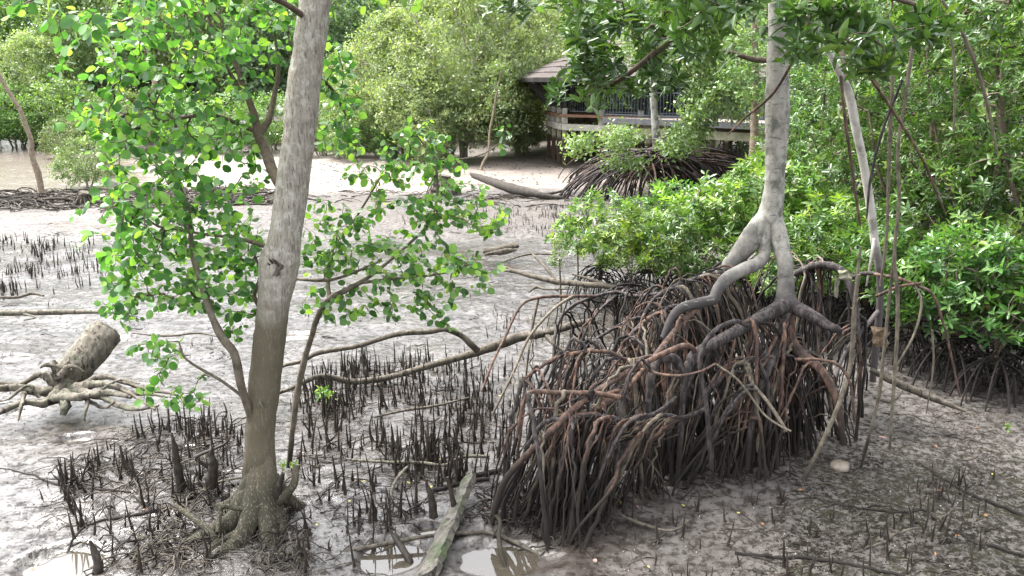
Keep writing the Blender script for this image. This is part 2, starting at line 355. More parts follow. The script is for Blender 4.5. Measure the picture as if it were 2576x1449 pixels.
# ------------------------------------------------------------------ mud
def grade(a, b, h0, growth):
    o = [a]; h = h0
    while o[-1] < b: h *= growth; o.append(o[-1] + h)
    return o
def build_ground():
    xs = list(np.arange(-7.5, 7.5, .026)); ex = grade(7.5, 600, .026, 1.045)
    xs = np.array([-v for v in ex[:0:-1]] + xs + ex)
    ys = list(np.arange(4.6, 13.0, .026)); ys = np.array(sorted(set([-200, -60, -20, -6, 0, 2.5, 4] + ys + grade(13.0, 700, .026, 1.011))))
    X, Y = np.meshgrid(xs, ys); Z = gh(X, Y); nx, ny = len(xs), len(ys)
    mb = MB(); i = np.arange(ny - 1)[:, None] * nx; j = np.arange(nx - 1)[None]
    f = np.stack([i + j, i + j + 1, i + nx + j + 1, i + nx + j], -1).reshape(-1, 4)
    mb.add(np.stack([X, Y, Z], -1).reshape(-1, 3), f)
    m, t, b = M('mud')
    g = t.nodes.new('ShaderNodeNewGeometry').outputs['Position']
    al = node(t, 'ShaderNodeAttribute', attribute_name='algae').outputs['Fac']; we = node(t, 'ShaderNodeAttribute', attribute_name='wet').outputs['Fac']
    ba = node(t, 'ShaderNodeAttribute', attribute_name='bank').outputs['Fac']
    n1 = node(t, 'ShaderNodeTexNoise', Scale=1.3, Detail=8.0, Roughness=.62); t.links.new(g, n1.inputs['Vector'])
    c = ramp(t, n1.outputs['Fac'], [(.3, (.028, .023, .020)), (.5, (.055, .046, .041)), (.7, (.090, .078, .070))])
    n2 = node(t, 'ShaderNodeTexNoise', Scale=13.0, Detail=6.0, Roughness=.7); t.links.new(g, n2.inputs['Vector'])
    dark = ramp(t, n2.outputs['Fac'], [(.40, grey(.16)), (.54, grey(1))])
    mx = node(t, 'ShaderNodeMix', data_type='RGBA', blend_type='MULTIPLY'); mx.inputs[0].default_value = .8
    t.links.new(c.outputs[0], mx.inputs[6]); t.links.new(dark.outputs[0], mx.inputs[7])
    bk = node(t, 'ShaderNodeMix', data_type='RGBA'); t.links.new(ba, bk.inputs[0]); t.links.new(mx.outputs[2], bk.inputs[6]); bk.inputs[7].default_value = (.045, .035, .027, 1)
    pa = node(t, 'ShaderNodeAttribute', attribute_name='far_sheen').outputs['Fac']; pm = node(t, 'ShaderNodeMix', data_type='RGBA'); t.links.new(pa, pm.inputs[0]); t.links.new(bk.outputs[2], pm.inputs[6]); pm.inputs[7].default_value = (.175, .145, .125, 1); bk = pm  # pale tint painted on the far mud in place of bright sky reflection
    n3 = node(t, 'ShaderNodeTexNoise', Scale=17.0, Detail=8.0, Roughness=.78); t.links.new(g, n3.inputs['Vector'])
    ma = node(t, 'ShaderNodeMath', operation='MULTIPLY_ADD'); t.links.new(al, ma.inputs[0]); ma.inputs[1].default_value = .205; t.links.new(n3.outputs['Fac'], ma.inputs[2])
    af = ramp(t, ma.outputs[0], [(.745, grey(0)), (.785, grey(1))])
    n4 = node(t, 'ShaderNodeTexNoise', Scale=2.0, Detail=3.0); t.links.new(g, n4.inputs['Vector'])
    ac = ramp(t, n4.outputs['Fac'], [(.4, (.016, .015, .012)), (.62, (.028, .028, .019))])
    m2 = node(t, 'ShaderNodeMix', data_type='RGBA'); t.links.new(af.outputs[0], m2.inputs[0]); t.links.new(bk.outputs[2], m2.inputs[6]); t.links.new(ac.outputs[0], m2.inputs[7])
    t.links.new(m2.outputs[2], b.inputs['Base Color'])
    n5 = node(t, 'ShaderNodeTexNoise', Scale=1.1, Detail=6.0, Roughness=.6, Distortion=.6); mp = node(t, 'ShaderNodeMapping'); mp.inputs['Scale'].default_value = (.7, 1.5, 1)
    t.links.new(g, mp.inputs['Vector']); t.links.new(mp.outputs[0], n5.inputs['Vector'])
    mw = node(t, 'ShaderNodeMath', operation='MULTIPLY_ADD'); t.links.new(we, mw.inputs[0]); mw.inputs[1].default_value = .5; t.links.new(n5.outputs['Fac'], mw.inputs[2])
    rr = ramp(t, mw.outputs[0], [(.45, grey(.8)), (.70, grey(.46)), (.95, grey(.15))])
    rm = node(t, 'ShaderNodeMix', data_type='RGBA'); t.links.new(af.outputs[0], rm.inputs[0]); t.links.new(rr.outputs[0], rm.inputs[6]); rm.inputs[7].default_value = (.95, .95, .95, 1)
    t.links.new(rm.outputs[2], b.inputs['Roughness'])
    s1 = node(t, 'ShaderNodeMath', operation='MULTIPLY'); t.links.new(dark.outputs[0], s1.inputs[0]); s1.inputs[1].default_value = .95
    s2 = node(t, 'ShaderNodeMath', operation='SUBTRACT'); s2.inputs[0].default_value = 1; t.links.new(af.outputs[0], s2.inputs[1])
    s3 = node(t, 'ShaderNodeMath', operation='MULTIPLY'); t.links.new(s1.outputs[0], s3.inputs[0]); t.links.new(s2.outputs[0], s3.inputs[1]); t.links.new(s3.outputs[0], b.inputs['Specular IOR Level'])
    n6 = node(t, 'ShaderNodeTexNoise', Scale=26.0, Detail=7.0, Roughness=.68); t.links.new(g, n6.inputs['Vector'])
    n7 = node(t, 'ShaderNodeTexNoise', Scale=5.0, Detail=4.0, Roughness=.6); t.links.new(g, n7.inputs['Vector'])
    sm = node(t, 'ShaderNodeMath', operation='MULTIPLY_ADD'); t.links.new(n7.outputs['Fac'], sm.inputs[0]); sm.inputs[1].default_value = 1.4; t.links.new(n6.outputs['Fac'], sm.inputs[2])
    bump(t, b, sm.outputs[0], .42, .022)
    o = mb.build('ground', m); tag(o, kind='structure')
    x, y = X.ravel(), Y.ravel(); sl_ = x / np.maximum(y, 1)
    alg = sstep(.22, .42, sl_ + .06 * fbm(x, y, 3, 2)) * (1 - sstep(13, 18, y)) * .95 + .35 * sstep(.0, .2, sl_) * (1 - sstep(6.5, 8.5, y))
    wet = (1 - .85 * sstep(24.5, 27, y) * sstep(-.48, -.38, sl_)) * sstep(.32, .08, sl_) * (1 - .85 * sstep(17, 19.5, y) * (1 - sstep(25, 27.5, y))) * 1.0 - .25 * sstep(7.8, 5.5, y) * sstep(-.35, 0, sl_)
    bank = .4 * sstep(15.5, 19, y + 1.2 * fbm(x * .4, y * .4, 6, 2)) * (1 - sstep(25, 27, y)) + .25 * sstep(8.2, 5.6, y) * sstep(-.3, .02, sl_) + np.exp(-((y - 22.6) / 2.2) ** 2) * sstep(-.2, .25, fbm(x * .5, y * .5, 9, 3) + .7 - 1.2 * sstep(.02, .1, sl_)) + sstep(33, 36, y) * sstep(-1.5, 1.5, x - .6) + sstep(40, 46, y)
    for nm, a in (('algae', alg), ('wet', np.clip(wet, 0, 1)), ('bank', np.clip(bank, 0, 1)), ('far_sheen', .85 * sstep(25.5, 28, y + fbm(x * .3, y * .3, 2, 2)) * (1 - sstep(38, 44, y)) * (1 - sstep(33, 36, y) * sstep(-1.5, 1.5, x - .6)))):
        at_ = o.data.attributes.new(nm, 'FLOAT', 'POINT'); at_.data.foreach_set('value', a.astype(np.float32))
build_ground()
def build_water():
    m, t, b = M('puddle_water'); b.inputs['Base Color'].default_value = (.055, .047, .036, 1); b.inputs['Roughness'].default_value = .03; b.inputs['Specular IOR Level'].default_value = 1.0
    g = t.nodes.new('ShaderNodeNewGeometry').outputs['Position']; n = node(t, 'ShaderNodeTexNoise', Scale=9.0, Detail=3.0); t.links.new(g, n.inputs['Vector']); bump(t, b, n.outputs['Fac'], .05, .01)
    for (a, bb, c, d) in PW:
        th = np.linspace(0, 2 * np.pi, 32, endpoint=False)
        mb = MB(); mb.add(np.stack([a + 1.35 * c * np.cos(th), bb + 1.35 * d * np.sin(th), np.full(32, WATER_Z)], 1), np.arange(32))
        tag(mb.build('puddle_water', m), kind='structure')
build_water()

# ------------------------------------------------------------------ the leaning tree with round leaves (left)
def P3(lst, n): return cr([list(at(a, b, c)) for (a, b, c) in lst], n)
def wood(mb, lst, n, sides=8, rough=.06, rsc=8, **k):
    """lst rows: px, py, Y, full width in px"""
    A = cr([list(at(a, b, c)) + [pxr(wd, c)] for (a, b, c, wd) in lst], n); tube(mb, A[:, :3], np.maximum(A[:, 3], .002), sides, rough, rsc, **k); return A
def leaning_tree():
    root = empty('round_leaf_tree', G(650, 1310))
    loc = np.array(root.location)
    mb = MB()
    rows = [(650, 1345, 6.22, 150), (650, 1265, 6.25, 106), (652, 1180, 6.28, 86), (656, 1060, 6.3, 77), (672, 920, 6.32, 80), (684, 800, 6.34, 80), (694, 720, 6.35, 88), (702, 665, 6.36, 96),
            (716, 600, 6.37, 82), (731, 500, 6.4, 80), (744, 400, 6.42, 78), (756, 300, 6.44, 78), (768, 190, 6.46, 77), (782, 90, 6.48, 74), (796, -10, 6.5, 72), (830, -220, 6.55, 66), (850, -500, 6.6, 55), (820, -850, 6.7, 40), (840, -1200, 6.8, 22)]
    fl = lambda s, th: 1 + .17 * np.clip(1 - s / .16, 0, 1) * np.cos(5 * th + 1) + .02 * np.cos(3 * th + 9 * s)
    A = cr([list(at(a, b, c)) + [pxr(d, c)] for a, b, c, d in rows], 150); tube(mb, A[:, :3], A[:, 3], 36, .07, 5, flute=fl)
    trunk = mb.build('trunk', BARK_L, root, loc=loc); trunk.location = (0, 0, 0)
    def part(mb, name, mat, lab=None):
        o = mb.build(name, mat, root, loc=loc); o.location = (0, 0, 0)
        if lab: o['label'] = lab
        return o
    # broken knot; a solid dark plug carries the shade of its hollow
    mb = MB(); c = at(690, 690, 6.28)
    k0 = at(704, 676, 6.30); dv = norm(np.array([-.25, -1, .25]))
    tube(mb, cr([k0 - dv * .05, k0, k0 + dv * .05, k0 + dv * .085], 14), np.linspace(.075, .05, 14), 16, .45, 22)
    for th, L_ in ((.3, .06), (1.1, .09), (1.9, .075), (2.6, .04), (-.6, .03)):
        e_ = k0 + dv * .07 + np.array([math.cos(th) * .042, 0, math.sin(th) * .045]); tube(mb, [e_ - dv * .04, e_, e_ + dv * L_ * .8 + [0, 0, L_ * .4]], [.022, .016, .003], 6, .4, 40)
    part(mb, 'branch_stub', DRIFT, 'broken knot with pale torn rim')
    mb = MB(); tube(mb, cr([c + [.0, .02, -.06], c + [0, -.05, -.07]], 6), [.045, .045, .045, .042, .036, .026], 12, .2, 20); part(mb, 'knot_hollow_shade', ROOT_K)
    mb = MB(); c = at(830 / 1. * 0 + 832 * 0 + 655, 1010, 6.2); tube(mb, [c + [0, .02, 0], c + [.01, -.03, -.01], c + [.03, -.035, -.05]], [.016, .014, .006], 7, .3, 30); part(mb, 'branch_stub', DRIFT_P)
    # buttress roots
    for lst in ([(652, 1120, 6.28, 30), (642, 1190, 6.24, 56), (620, 1262, 6.15, 70), (590, 1308, 6.05, 58), (540, 1335, 5.95, 46), (480, 1365, 5.85, 34), (420, 1400, 5.72, 24)], [(650, 1130, 6.26, 30), (648, 1215, 6.18, 62), (630, 1305, 5.98, 60), (596, 1365, 5.82, 50), (545, 1405, 5.68, 40), (490, 1450, 5.52, 34), (440, 1500, 5.4, 24)],
                [(662, 1120, 6.26, 30), (672, 1200, 6.2, 54), (690, 1285, 6.1, 54), (708, 1350, 5.95, 46), (735, 1400, 5.8, 30), (790, 1430, 5.7, 18)], [(656, 1140, 6.24, 30), (662, 1230, 6.14, 58), (673, 1320, 5.96, 54), (684, 1400, 5.75, 44), (700, 1470, 5.5, 28)],
                [(680, 1210, 6.3, 56), (728, 1262, 6.35, 38), (800, 1290, 6.5, 20)], [(625, 1230, 6.3, 44), (570, 1270, 6.35, 26), (480, 1280, 6.4, 14)]):
        mb = MB(); wood(mb, lst, 26, 10, .14, 9); part(mb, 'buttress_root', BARK_L)
    # thick looping surface roots at its left
    for lst in ([(470, 1449, 5.5, 26), (510, 1410, 5.65, 26), (545, 1370, 5.8, 24), (590, 1345, 5.9, 22), (628, 1310, 6.0, 22), (650, 1260, 6.05, 24)], [(545, 1375, 5.8, 22), (530, 1340, 5.85, 18), (480, 1300, 5.95, 16), (440, 1270, 6.05, 12)],
                [(660, 1275, 6.0, 14), (600, 1280, 5.98, 13), (568, 1272, 5.98, 12), (555, 1285, 5.98, 14), (548, 1340, 5.85, 13)], [(745, 1170, 6.2, 16), (740, 1215, 6.15, 22), (715, 1250, 6.1, 26), (690, 1270, 6.1, 24)]):
        mb = MB(); wood(mb, lst, 26, 9, .12, 10); part(mb, 'surface_root', BARK_L)
    # limbs
    SK = []
    def limb(lst, n=24, mat=TWIG, sides=9):
        mb = MB(); A = wood(mb, lst, n, sides, .1, 9); SK.append((A[:, :3], A[:, 3])); return part(mb, 'branch', mat)
    limb([(640, 1090, 6.25, 16), (625, 1030, 6.2, 20), (604, 960, 6.15, 22), (590, 890, 6.1, 22), (560, 850, 6.1, 22), (535, 800, 6.1, 18), (520, 755, 6.15, 18), (503, 700, 6.2, 16), (487, 650, 6.25, 14), (480, 590, 6.3, 12), (472, 520, 6.3, 9), (440, 440, 6.3, 6)], 44, ROOT_G)
    limb([(722, 500, 6.45, 22), (690, 440, 6.6, 26), (668, 380, 6.75, 26), (650, 340, 6.8, 24), (640, 290, 6.85, 18), (610, 210, 6.9, 14), (580, 120, 7.0, 10), (540, 20, 7.0, 7)], 36)
    limb([(652, 340, 6.8, 20), (676, 300, 6.9, 16), (688, 250, 7.0, 13), (700, 170, 7.1, 9), (690, 80, 7.1, 6)], 20)
    limb([(620, 250, 6.9, 12), (560, 150, 6.8, 9), (530, 60, 6.8, 7), (500, -30, 6.8, 5)], 18)
    limb([(640, 330, 6.8, 10), (540, 290, 6.6, 9), (440, 300, 6.4, 7), (350, 320, 6.3, 5)], 20)
    limb([(625, 1010, 6.2, 8), (560, 960, 6.1, 8), (470, 905, 6.0, 6), (450, 860, 6.0, 4)], 16, ROOT_G)
    limb([(668, 620, 6.4, 12), (600, 600, 6.4, 9), (520, 590, 6.3, 7), (400, 570, 6.2, 5)], 18)
    limb([(655, 780, 6.4, 12), (640, 740, 6.45, 10), (655, 690, 6.5, 8), (640, 640, 6.5, 6)], 14)
    limb([(790, 60, 6.5, 16), (700, 0, 6.2, 14), (560, -40, 5.8, 11), (420, -60, 5.5, 8), (200, -50, 5.1, 6), (60, 10, 4.9, 4)], 26)
    limb([(760, 240, 6.5, 12), (800, 200, 6.8, 10), (840, 230, 7.0, 7), (870, 290, 7.1, 5)], 14)
    blobs = [(430, 90, 200, 110, 5.8, 7.2, 110), (640, 100, 110, 120, 6.6, 7.6, 55), (300, 60, 110, 90, 5.3, 6.6, 22), (320, 250, 130, 110, 5.9, 7.0, 66), (500, 260, 140, 120, 6.2, 7.2, 76), (400, 370, 160, 90, 6.0, 7.0, 60),
             (420, 470, 170, 90, 6.0, 6.9, 75), (560, 430, 110, 90, 6.5, 7.2, 40), (360, 590, 150, 90, 5.9, 6.8, 75), (520, 600, 120, 90, 6.1, 6.9, 60), (610, 640, 60, 110, 6.5, 7.0, 30), (420, 700, 150, 90, 5.9, 6.7, 70), (300, 690, 60, 60, 5.9, 6.4, 14),
             (340, 770, 90, 40, 5.9, 6.4, 14), (560, 740, 80, 60, 6.2, 6.8, 22), (600, 820, 60, 40, 6.2, 6.6, 8), (390, 900, 70, 50, 5.8, 6.2, 14), (390, 975, 50, 40, 5.8, 6.1, 7), (470, 1000, 70, 22, 5.8, 6.1, 7),
             (60, 25, 90, 40, 4.8, 5.2, 6), (180, 60, 60, 45, 5, 5.6, 6), (170, 150, 50, 50, 5.3, 5.8, 4), (190, 320, 50, 30, 5.8, 6.2, 5), (850, 180, 60, 80, 6.8, 7.4, 24), (840, 300, 80, 80, 6.8, 7.5, 26), (720, 0, 120, 50, 6.6, 7.6, 20), (420, -60, 300, 60, 5.5, 7.5, 40)]
    T = blob_targets(blobs)
    ch, rad = grow(SK, T, .13, .12, .12, tip=.0022)
    mb = MB(); twigs(mb, ch, rad * 1.05, .0022); part(mb, 'twigs', TWIG)
    mb = MB(); alt_leaves(mb, ROUND, ch, .31, .041, .071, .022, up=.4, rvar=.8); part(mb, 'crown', L_ROUND)
    # high crown above the frame
    sk = [(A[-60:, :3], A[-60:, 3])]; T = [A[-30, :3] + [rng.normal(0, 1.3), rng.normal(.6, 1.0), rng.uniform(-.3, 2.6)] for _ in range(170)]
    ch, rad = grow(sk, np.array(T), .25, .1, .1, tip=.004)
    mb = MB(); twigs(mb, ch, rad, .003); part(mb, 'branches', TWIG)
    mb = MB(); alt_leaves(mb, ROUND, ch, .5, .07, .1, .02); part(mb, 'crown', L_ROUND, 'upper crown above the leaning trunk')
    tag(root, 'tall round-leaved tree with thick pale trunk leaning right and a broken knot', 'tree')
leaning_tree()

def round_leaf_sapling():
    loc = G(728, 1160); root = empty('round_leaf_sapling', loc)
    def part(mb, name, mat):
        o = mb.build(name, mat, root, loc=loc); o.location = (0, 0, 0); return o
    SK = []
    mb = MB()
    for lst, n in (([(727, 1175, 7.0, 14), (736, 1080, 7.0, 15), (748, 990, 7.0, 17), (765, 910, 7.0, 16), (782, 850, 7.0, 15), (802, 790, 7.0, 15), (830, 752, 7.0, 16), (860, 735, 7.0, 15), (905, 712, 7.05, 12), (950, 680, 7.1, 9), (1000, 640, 7.2, 7)], 46),
                   ([(830, 752, 7.0, 12), (825, 700, 7.1, 10), (840, 620, 7.2, 8), (900, 540, 7.4, 6), (960, 440, 7.5, 5)], 24), ([(905, 712, 7.05, 9), (1000, 700, 7.0, 8), (1100, 690, 6.9, 6), (1200, 660, 6.8, 4)], 20),
                   ([(1000, 640, 7.2, 7), (1080, 560, 7.3, 7), (1100, 480, 7.4, 6), (1090, 400, 7.4, 5), (1040, 330, 7.4, 4)], 24), ([(730, 700, 7.1, 6), (790, 705, 7.0, 9), (850, 700, 7.0, 8), (950, 660, 7.0, 5)], 14),
                   ([(1090, 400, 7.4, 4), (1160, 400, 7.4, 4), (1220, 385, 7.4, 3), (1270, 350, 7.4, 2)], 12)):
        A = wood(mb, lst, n, 9, .14, 10); SK.append((A[:, :3], A[:, 3]))
    part(mb, 'trunk', ROOT_G)
    blobs = [(1060, 400, 110, 70, 7.0, 7.8, 44), (1040, 330, 60, 30, 7.2, 7.7, 9), (960, 440, 90, 40, 7.1, 7.7, 16), (1130, 500, 110, 60, 7.0, 7.6, 36), (1010, 560, 130, 70, 7.0, 7.6, 44), (1210, 540, 80, 50, 6.9, 7.3, 20), (860, 560, 100, 60, 6.9, 7.4, 22),
             (900, 650, 110, 60, 6.8, 7.3, 38), (1050, 660, 120, 60, 6.7, 7.3, 40), (1180, 680, 80, 60, 6.6, 7.0, 24), (840, 770, 80, 50, 6.8, 7.2, 16), (980, 760, 100, 45, 6.7, 7.1, 24), (1100, 770, 70, 50, 6.6, 7.0, 14), (790, 640, 60, 80, 6.9, 7.4, 20), (1270, 350, 20, 30, 7.3, 7.5, 3), (900, 400, 60, 50, 7.2, 7.6, 8)]
    T = blob_targets(blobs); ch, rad = grow(SK, T, .13, .12, .1, tip=.002)
    mb = MB(); twigs(mb, ch, rad * 1.05, .0022); part(mb, 'twigs', TWIG)
    mb = MB(); alt_leaves(mb, ROUND, ch, .29, .038, .069, .02, up=.4, rvar=.8); part(mb, 'crown', L_ROUND)
    tag(root, 'slender round-leaved sapling behind the leaning trunk with foliage spreading right over the bright mud', 'sapling')
round_leaf_sapling()

# ------------------------------------------------------------------ the pale stilt rooted mangrove (right)
def bez(a, b, c, d, n):
    u = np.linspace(0, 1, n)[:, None]; return (1 - u) ** 3 * a + 3 * u * (1 - u) ** 2 * b + 3 * u * u * (1 - u) * c + u ** 3 * d
def mangrove():
    loc = G(1900, 1120); root = empty('stilt_root_mangrove', loc)
    def part(mb, name, mat, lab=None, kind=None):
        o = mb.build(name, mat, root, loc=loc); o.location = (0, 0, 0)
        if lab: o['label'] = lab
        if kind: o['kind'] = kind
        return o
    mb = MB()
    tr = [(1955, -900, 8.2, 26), (1950, -500, 8.0, 40), (1957, -200, 7.85, 46), (1958, 20, 7.8, 45), (1956, 130, 7.8, 48), (1955, 230, 7.8, 54), (1956, 290, 7.8, 57), (1953, 350, 7.8, 52), (1951, 420, 7.8, 48), (1948, 470, 7.8, 48), (1942, 520, 7.8, 54), (1934, 552, 7.8, 58), (1928, 566, 7.8, 40)]
    A = wood(mb, tr, 120, 30, .045, 7); trunk = A
    # three legs of the trunk
    for lst in ([(1935, 535, 7.8, 46), (1912, 568, 7.8, 52), (1890, 600, 7.8, 56), (1866, 632, 7.82, 48), (1830, 672, 7.85, 36), (1806, 702, 7.9, 34), (1785, 745, 7.95, 30), (1765, 790, 8.0, 22), (1745, 850, 8.05, 18), (1735, 950, 8.05, 15)],
                [(1932, 560, 7.76, 26), (1926, 600, 7.72, 26), (1922, 640, 7.7, 30), (1905, 662, 7.62, 32), (1865, 680, 7.5, 32), (1830, 700, 7.42, 32), (1806, 728, 7.35, 30), (1794, 752, 7.3, 28), (1760, 762, 7.25, 28), (1715, 775, 7.2, 24), (1690, 800, 7.15, 20), (1668, 850, 7.1, 16)],
                [(1945, 540, 7.8, 40), (1955, 575, 7.74, 42), (1965, 620, 7.68, 42), (1975, 660, 7.62, 40), (1976, 700, 7.58, 40), (1976, 740, 7.54, 46), (1980, 768, 7.5, 56), (1978, 785, 7.5, 40)]):
        wood(mb, lst, 70, 18, .07, 8)
    part(mb, 'trunk', BARK_R)
    laterals = []
    def lat(lst, mat=ROOT_D, n=44, sides=12, name='prop_root'):
        mb = MB(); B = wood(mb, lst, n, sides, .09, 9); laterals.append(B); part(mb, name, mat)
    lat([(1978, 765, 7.48, 46), (1940, 785, 7.36, 36), (1890, 812, 7.2, 31), (1840, 840, 7.05, 30), (1790, 868, 6.9, 28), (1755, 885, 6.82, 26), (1735, 912, 6.78, 26), (1722, 965, 6.72, 18), (1712, 1100, 6.66, 15), (1705, 1210, 6.62, 13)])
    lat([(1985, 768, 7.5, 40), (2018, 782, 7.4, 36), (2055, 802, 7.3, 30), (2085, 820, 7.22, 24), (2108, 830, 7.18, 18), (2112, 850, 7.18, 10)])
    lat([(1980, 775, 7.5, 34), (1973, 805, 7.42, 26), (1958, 860, 7.3, 24), (1930, 930, 7.1, 22), (1905, 1000, 7.0, 20), (1888, 1080, 6.9, 17), (1880, 1180, 6.8, 15)])
    lat([(1985, 790, 7.52, 26), (1990, 850, 7.45, 28), (2012, 890, 7.35, 28), (2050, 915, 7.2, 24), (2085, 960, 7.1, 22), (2110, 1030, 7.0, 18), (2122, 1120, 6.95, 14)], ROOT_R)
    lat([(1800, 690, 7.8, 20), (1760, 700, 7.8, 16), (1700, 720, 7.7, 13), (1640, 760, 7.7, 11), (1600, 850, 7.7, 11), (1590, 960, 7.7, 10)])
    lat([(2000, 690, 8.3, 16), (2050, 668, 8.2, 18), (2100, 672, 8.1, 20), (2130, 700, 8.0, 18), (2150, 760, 7.9, 14), (2160, 850, 7.8, 12)])
    lat([(2130, 705, 8.0, 10), (2170, 688, 7.9, 10), (2210, 690, 7.8, 10)])
    lat([(1722, 962, 6.72, 20), (1700, 905, 6.75, 24), (1660, 905, 6.72, 24), (1640, 940, 6.66, 22), (1630, 1020, 6.6, 18), (1622, 1150, 6.55, 15), (1618, 1260, 6.48, 13)])
    lat([(1755, 890, 6.8, 14), (1730, 870, 6.75, 15), (1690, 880, 6.7, 15), (1600, 925, 6.5, 15), (1500, 985, 6.3, 16), (1430, 1040, 6.15, 18), (1380, 1090, 6.05, 17), (1320, 1150, 6.0, 17), (1270, 1210, 6.0, 18), (1240, 1290, 5.98, 18)], ROOT_R)
    lat([(1560, 1000, 6.3, 14), (1500, 990, 6.25, 14), (1400, 988, 6.2, 13), (1340, 985, 6.15, 11), (1318, 1010, 6.1, 9), (1300, 1100, 6.1, 9)], ROOT_R)
    lat([(1760, 765, 7.3, 16), (1700, 830, 7.1, 16), (1640, 905, 6.8, 15), (1560, 990, 6.5, 14), (1490, 1030, 6.3, 15), (1425, 1055, 6.15, 17)], ROOT_R)
    lat([(1640, 895, 6.9, 10), (1580, 905, 6.85, 9), (1530, 885, 6.8, 10), (1470, 885, 6.75, 10), (1400, 900, 6.7, 10), (1350, 930, 6.6, 9), (1312, 960, 6.6, 8)], ROOT_R)
    lat([(1700, 1000, 6.5, 10), (1650, 1038, 6.35, 10), (1580, 1056, 6.25, 10), (1500, 1044, 6.2, 11), (1430, 1052, 6.15, 11)], ROOT_D)
    lat([(1770, 1030, 6.7, 10), (1720, 1050, 6.6, 11), (1660, 1046, 6.45, 10), (1620, 1100, 6.4, 9)], ROOT_D)
    # long thin arches reaching left over the mud
    arches = [([(1800, 790, 7.9, 10), (1700, 740, 8.3, 9), (1600, 745, 8.6, 9), (1540, 735, 8.8, 8), (1440, 770, 8.9, 9), (1400, 830, 8.9, 9), (1390, 950, 8.6, 8)], ROOT_D), ([(1500, 745, 8.8, 8), (1440, 745, 8.6, 8), (1360, 748, 8.4, 8), (1310, 770, 8.2, 7), (1270, 850, 8.0, 7), (1240, 910, 7.8, 7), (1212, 985, 7.6, 6)], ROOT_R),
              ([(1355, 748, 8.4, 7), (1340, 820, 8.4, 7), (1328, 900, 8.4, 6), (1320, 990, 8.4, 5)], ROOT_G), ([(1440, 745, 8.6, 8), (1390, 780, 8.2, 8), (1330, 850, 7.9, 8), (1290, 940, 7.6, 7), (1240, 1040, 7.4, 7)], ROOT_G),
              ([(1650, 810, 7.6, 9), (1600, 800, 7.7, 9), (1520, 840, 7.7, 9), (1470, 880, 7.6, 9), (1410, 960, 7.4, 9), (1380, 1060, 7.2, 8)], ROOT_D), ([(1720, 780, 7.5, 10), (1650, 790, 7.4, 10), (1580, 850, 7.2, 10), (1540, 930, 7.0, 10), (1520, 1060, 6.8, 10)], ROOT_R),
              ([(1560, 735, 8.8, 7), (1500, 790, 8.6, 7), (1460, 870, 8.4, 8), (1450, 960, 8.2, 7)], ROOT_D), ([(1880, 820, 6.9, 12), (1850, 808, 6.8, 12), (1800, 830, 6.6, 12), (1770, 870, 6.55, 12), (1760, 920, 6.5, 12), (1775, 1000, 6.5, 12), (1790, 1180, 6.4, 12)], ROOT_D),
              ([(1800, 915, 6.4, 6), (1860, 960, 6.3, 6), (1920, 1040, 6.2, 6), (1960, 1070, 6.15, 6), (1990, 1085, 6.1, 6)], ROOT_G), ([(1600, 905, 6.5, 8), (1640, 935, 6.4, 8), (1700, 945, 6.3, 7), (1760, 935, 6.3, 6), (1800, 915, 6.4, 6)], ROOT_R),
              ([(2000, 905, 6.9, 9), (2060, 905, 6.8, 8), (2110, 920, 6.75, 8), (2140, 970, 6.7, 8), (2150, 1060, 6.7, 8)], ROOT_R), ([(1980, 1085, 6.5, 10), (1930, 1010, 6.7, 10), (1890, 960, 6.9, 9), (1870, 900, 7.1, 9)], ROOT_G)]
    for lst, mt in arches:
        mb = MB(); B = wood(mb, lst, 40, 7, .1, 10); laterals.append(B); part(mb, 'prop_root', mt)
    src = np.concatenate([B[4:, :3] for B in laterals]); 
    # roots down to the mud, each from the nearest higher wood
    feet_areas = [(1330, 1290, 100, 70, 30), (1420, 1340, 110, 50, 30), (1540, 1290, 70, 60, 12), (1480, 1230, 120, 70, 18), (1680, 1170, 90, 60, 16), (1800, 1185, 110, 65, 34), (1910, 1180, 90, 60, 24), (2050, 1120, 70, 60, 14), (2130, 1080, 50, 60, 8), (1560, 1150, 140, 60, 16), (1630, 1235, 60, 40, 22), (1700, 1200, 60, 40, 16), (1960, 1150, 70, 60, 14)]
    back = [(1500, 1020, 160, 80, 34), (1700, 1020, 180, 60, 46), (1900, 1000, 200, 60, 50), (2080, 980, 110, 60, 26), (1640, 1120, 200, 60, 44), (1860, 1120, 170, 60, 60), (2000, 1090, 120, 50, 24), (1420, 1180, 130, 90, 44), (1600, 920, 150, 40, 18), (1640, 1190, 90, 60, 44), (1960, 1110, 110, 70, 40), (1380, 1270, 100, 70, 40), (1450, 1300, 120, 50, 34), (1800, 1180, 150, 40, 30)]
    MC = G(1720, 1060)
    def root_path(px, py, thin):
        f = G(px, py, -.03)
        hd = np.hypot(src[:, 0] - f[0], src[:, 1] - f[1]); hh = src[:, 2] - f[2]
        inw = np.hypot(f[0] - MC[0], f[1] - MC[1]) - np.hypot(src[:, 0] - MC[0], src[:, 1] - MC[1])
        cost = np.abs(hd - rng.uniform(.2, .75)) * 1.2 + np.abs(hh - rng.uniform(.5, 1.15)) * .6 + rng.random(len(src)) * .8 + (hh < .35) * 5 + (inw < .1) * .7
        s = src[int(cost.argmin())]
        h = s[2] - f[2]; out = np.array([f[0] - s[0], f[1] - s[1], 0]); 
        b = s + out * rng.uniform(.2, .55) + [0, 0, h * rng.uniform(-.08, .16)]; c = f - out * rng.uniform(.15, .5) + [0, 0, h * rng.uniform(.35, .65)]
        if rng.random() < .12: b = s + out * .45 + [0, 0, h * rng.uniform(.1, .3)]; c = f - out * .04 + [0, 0, h * rng.uniform(.7, .95)]
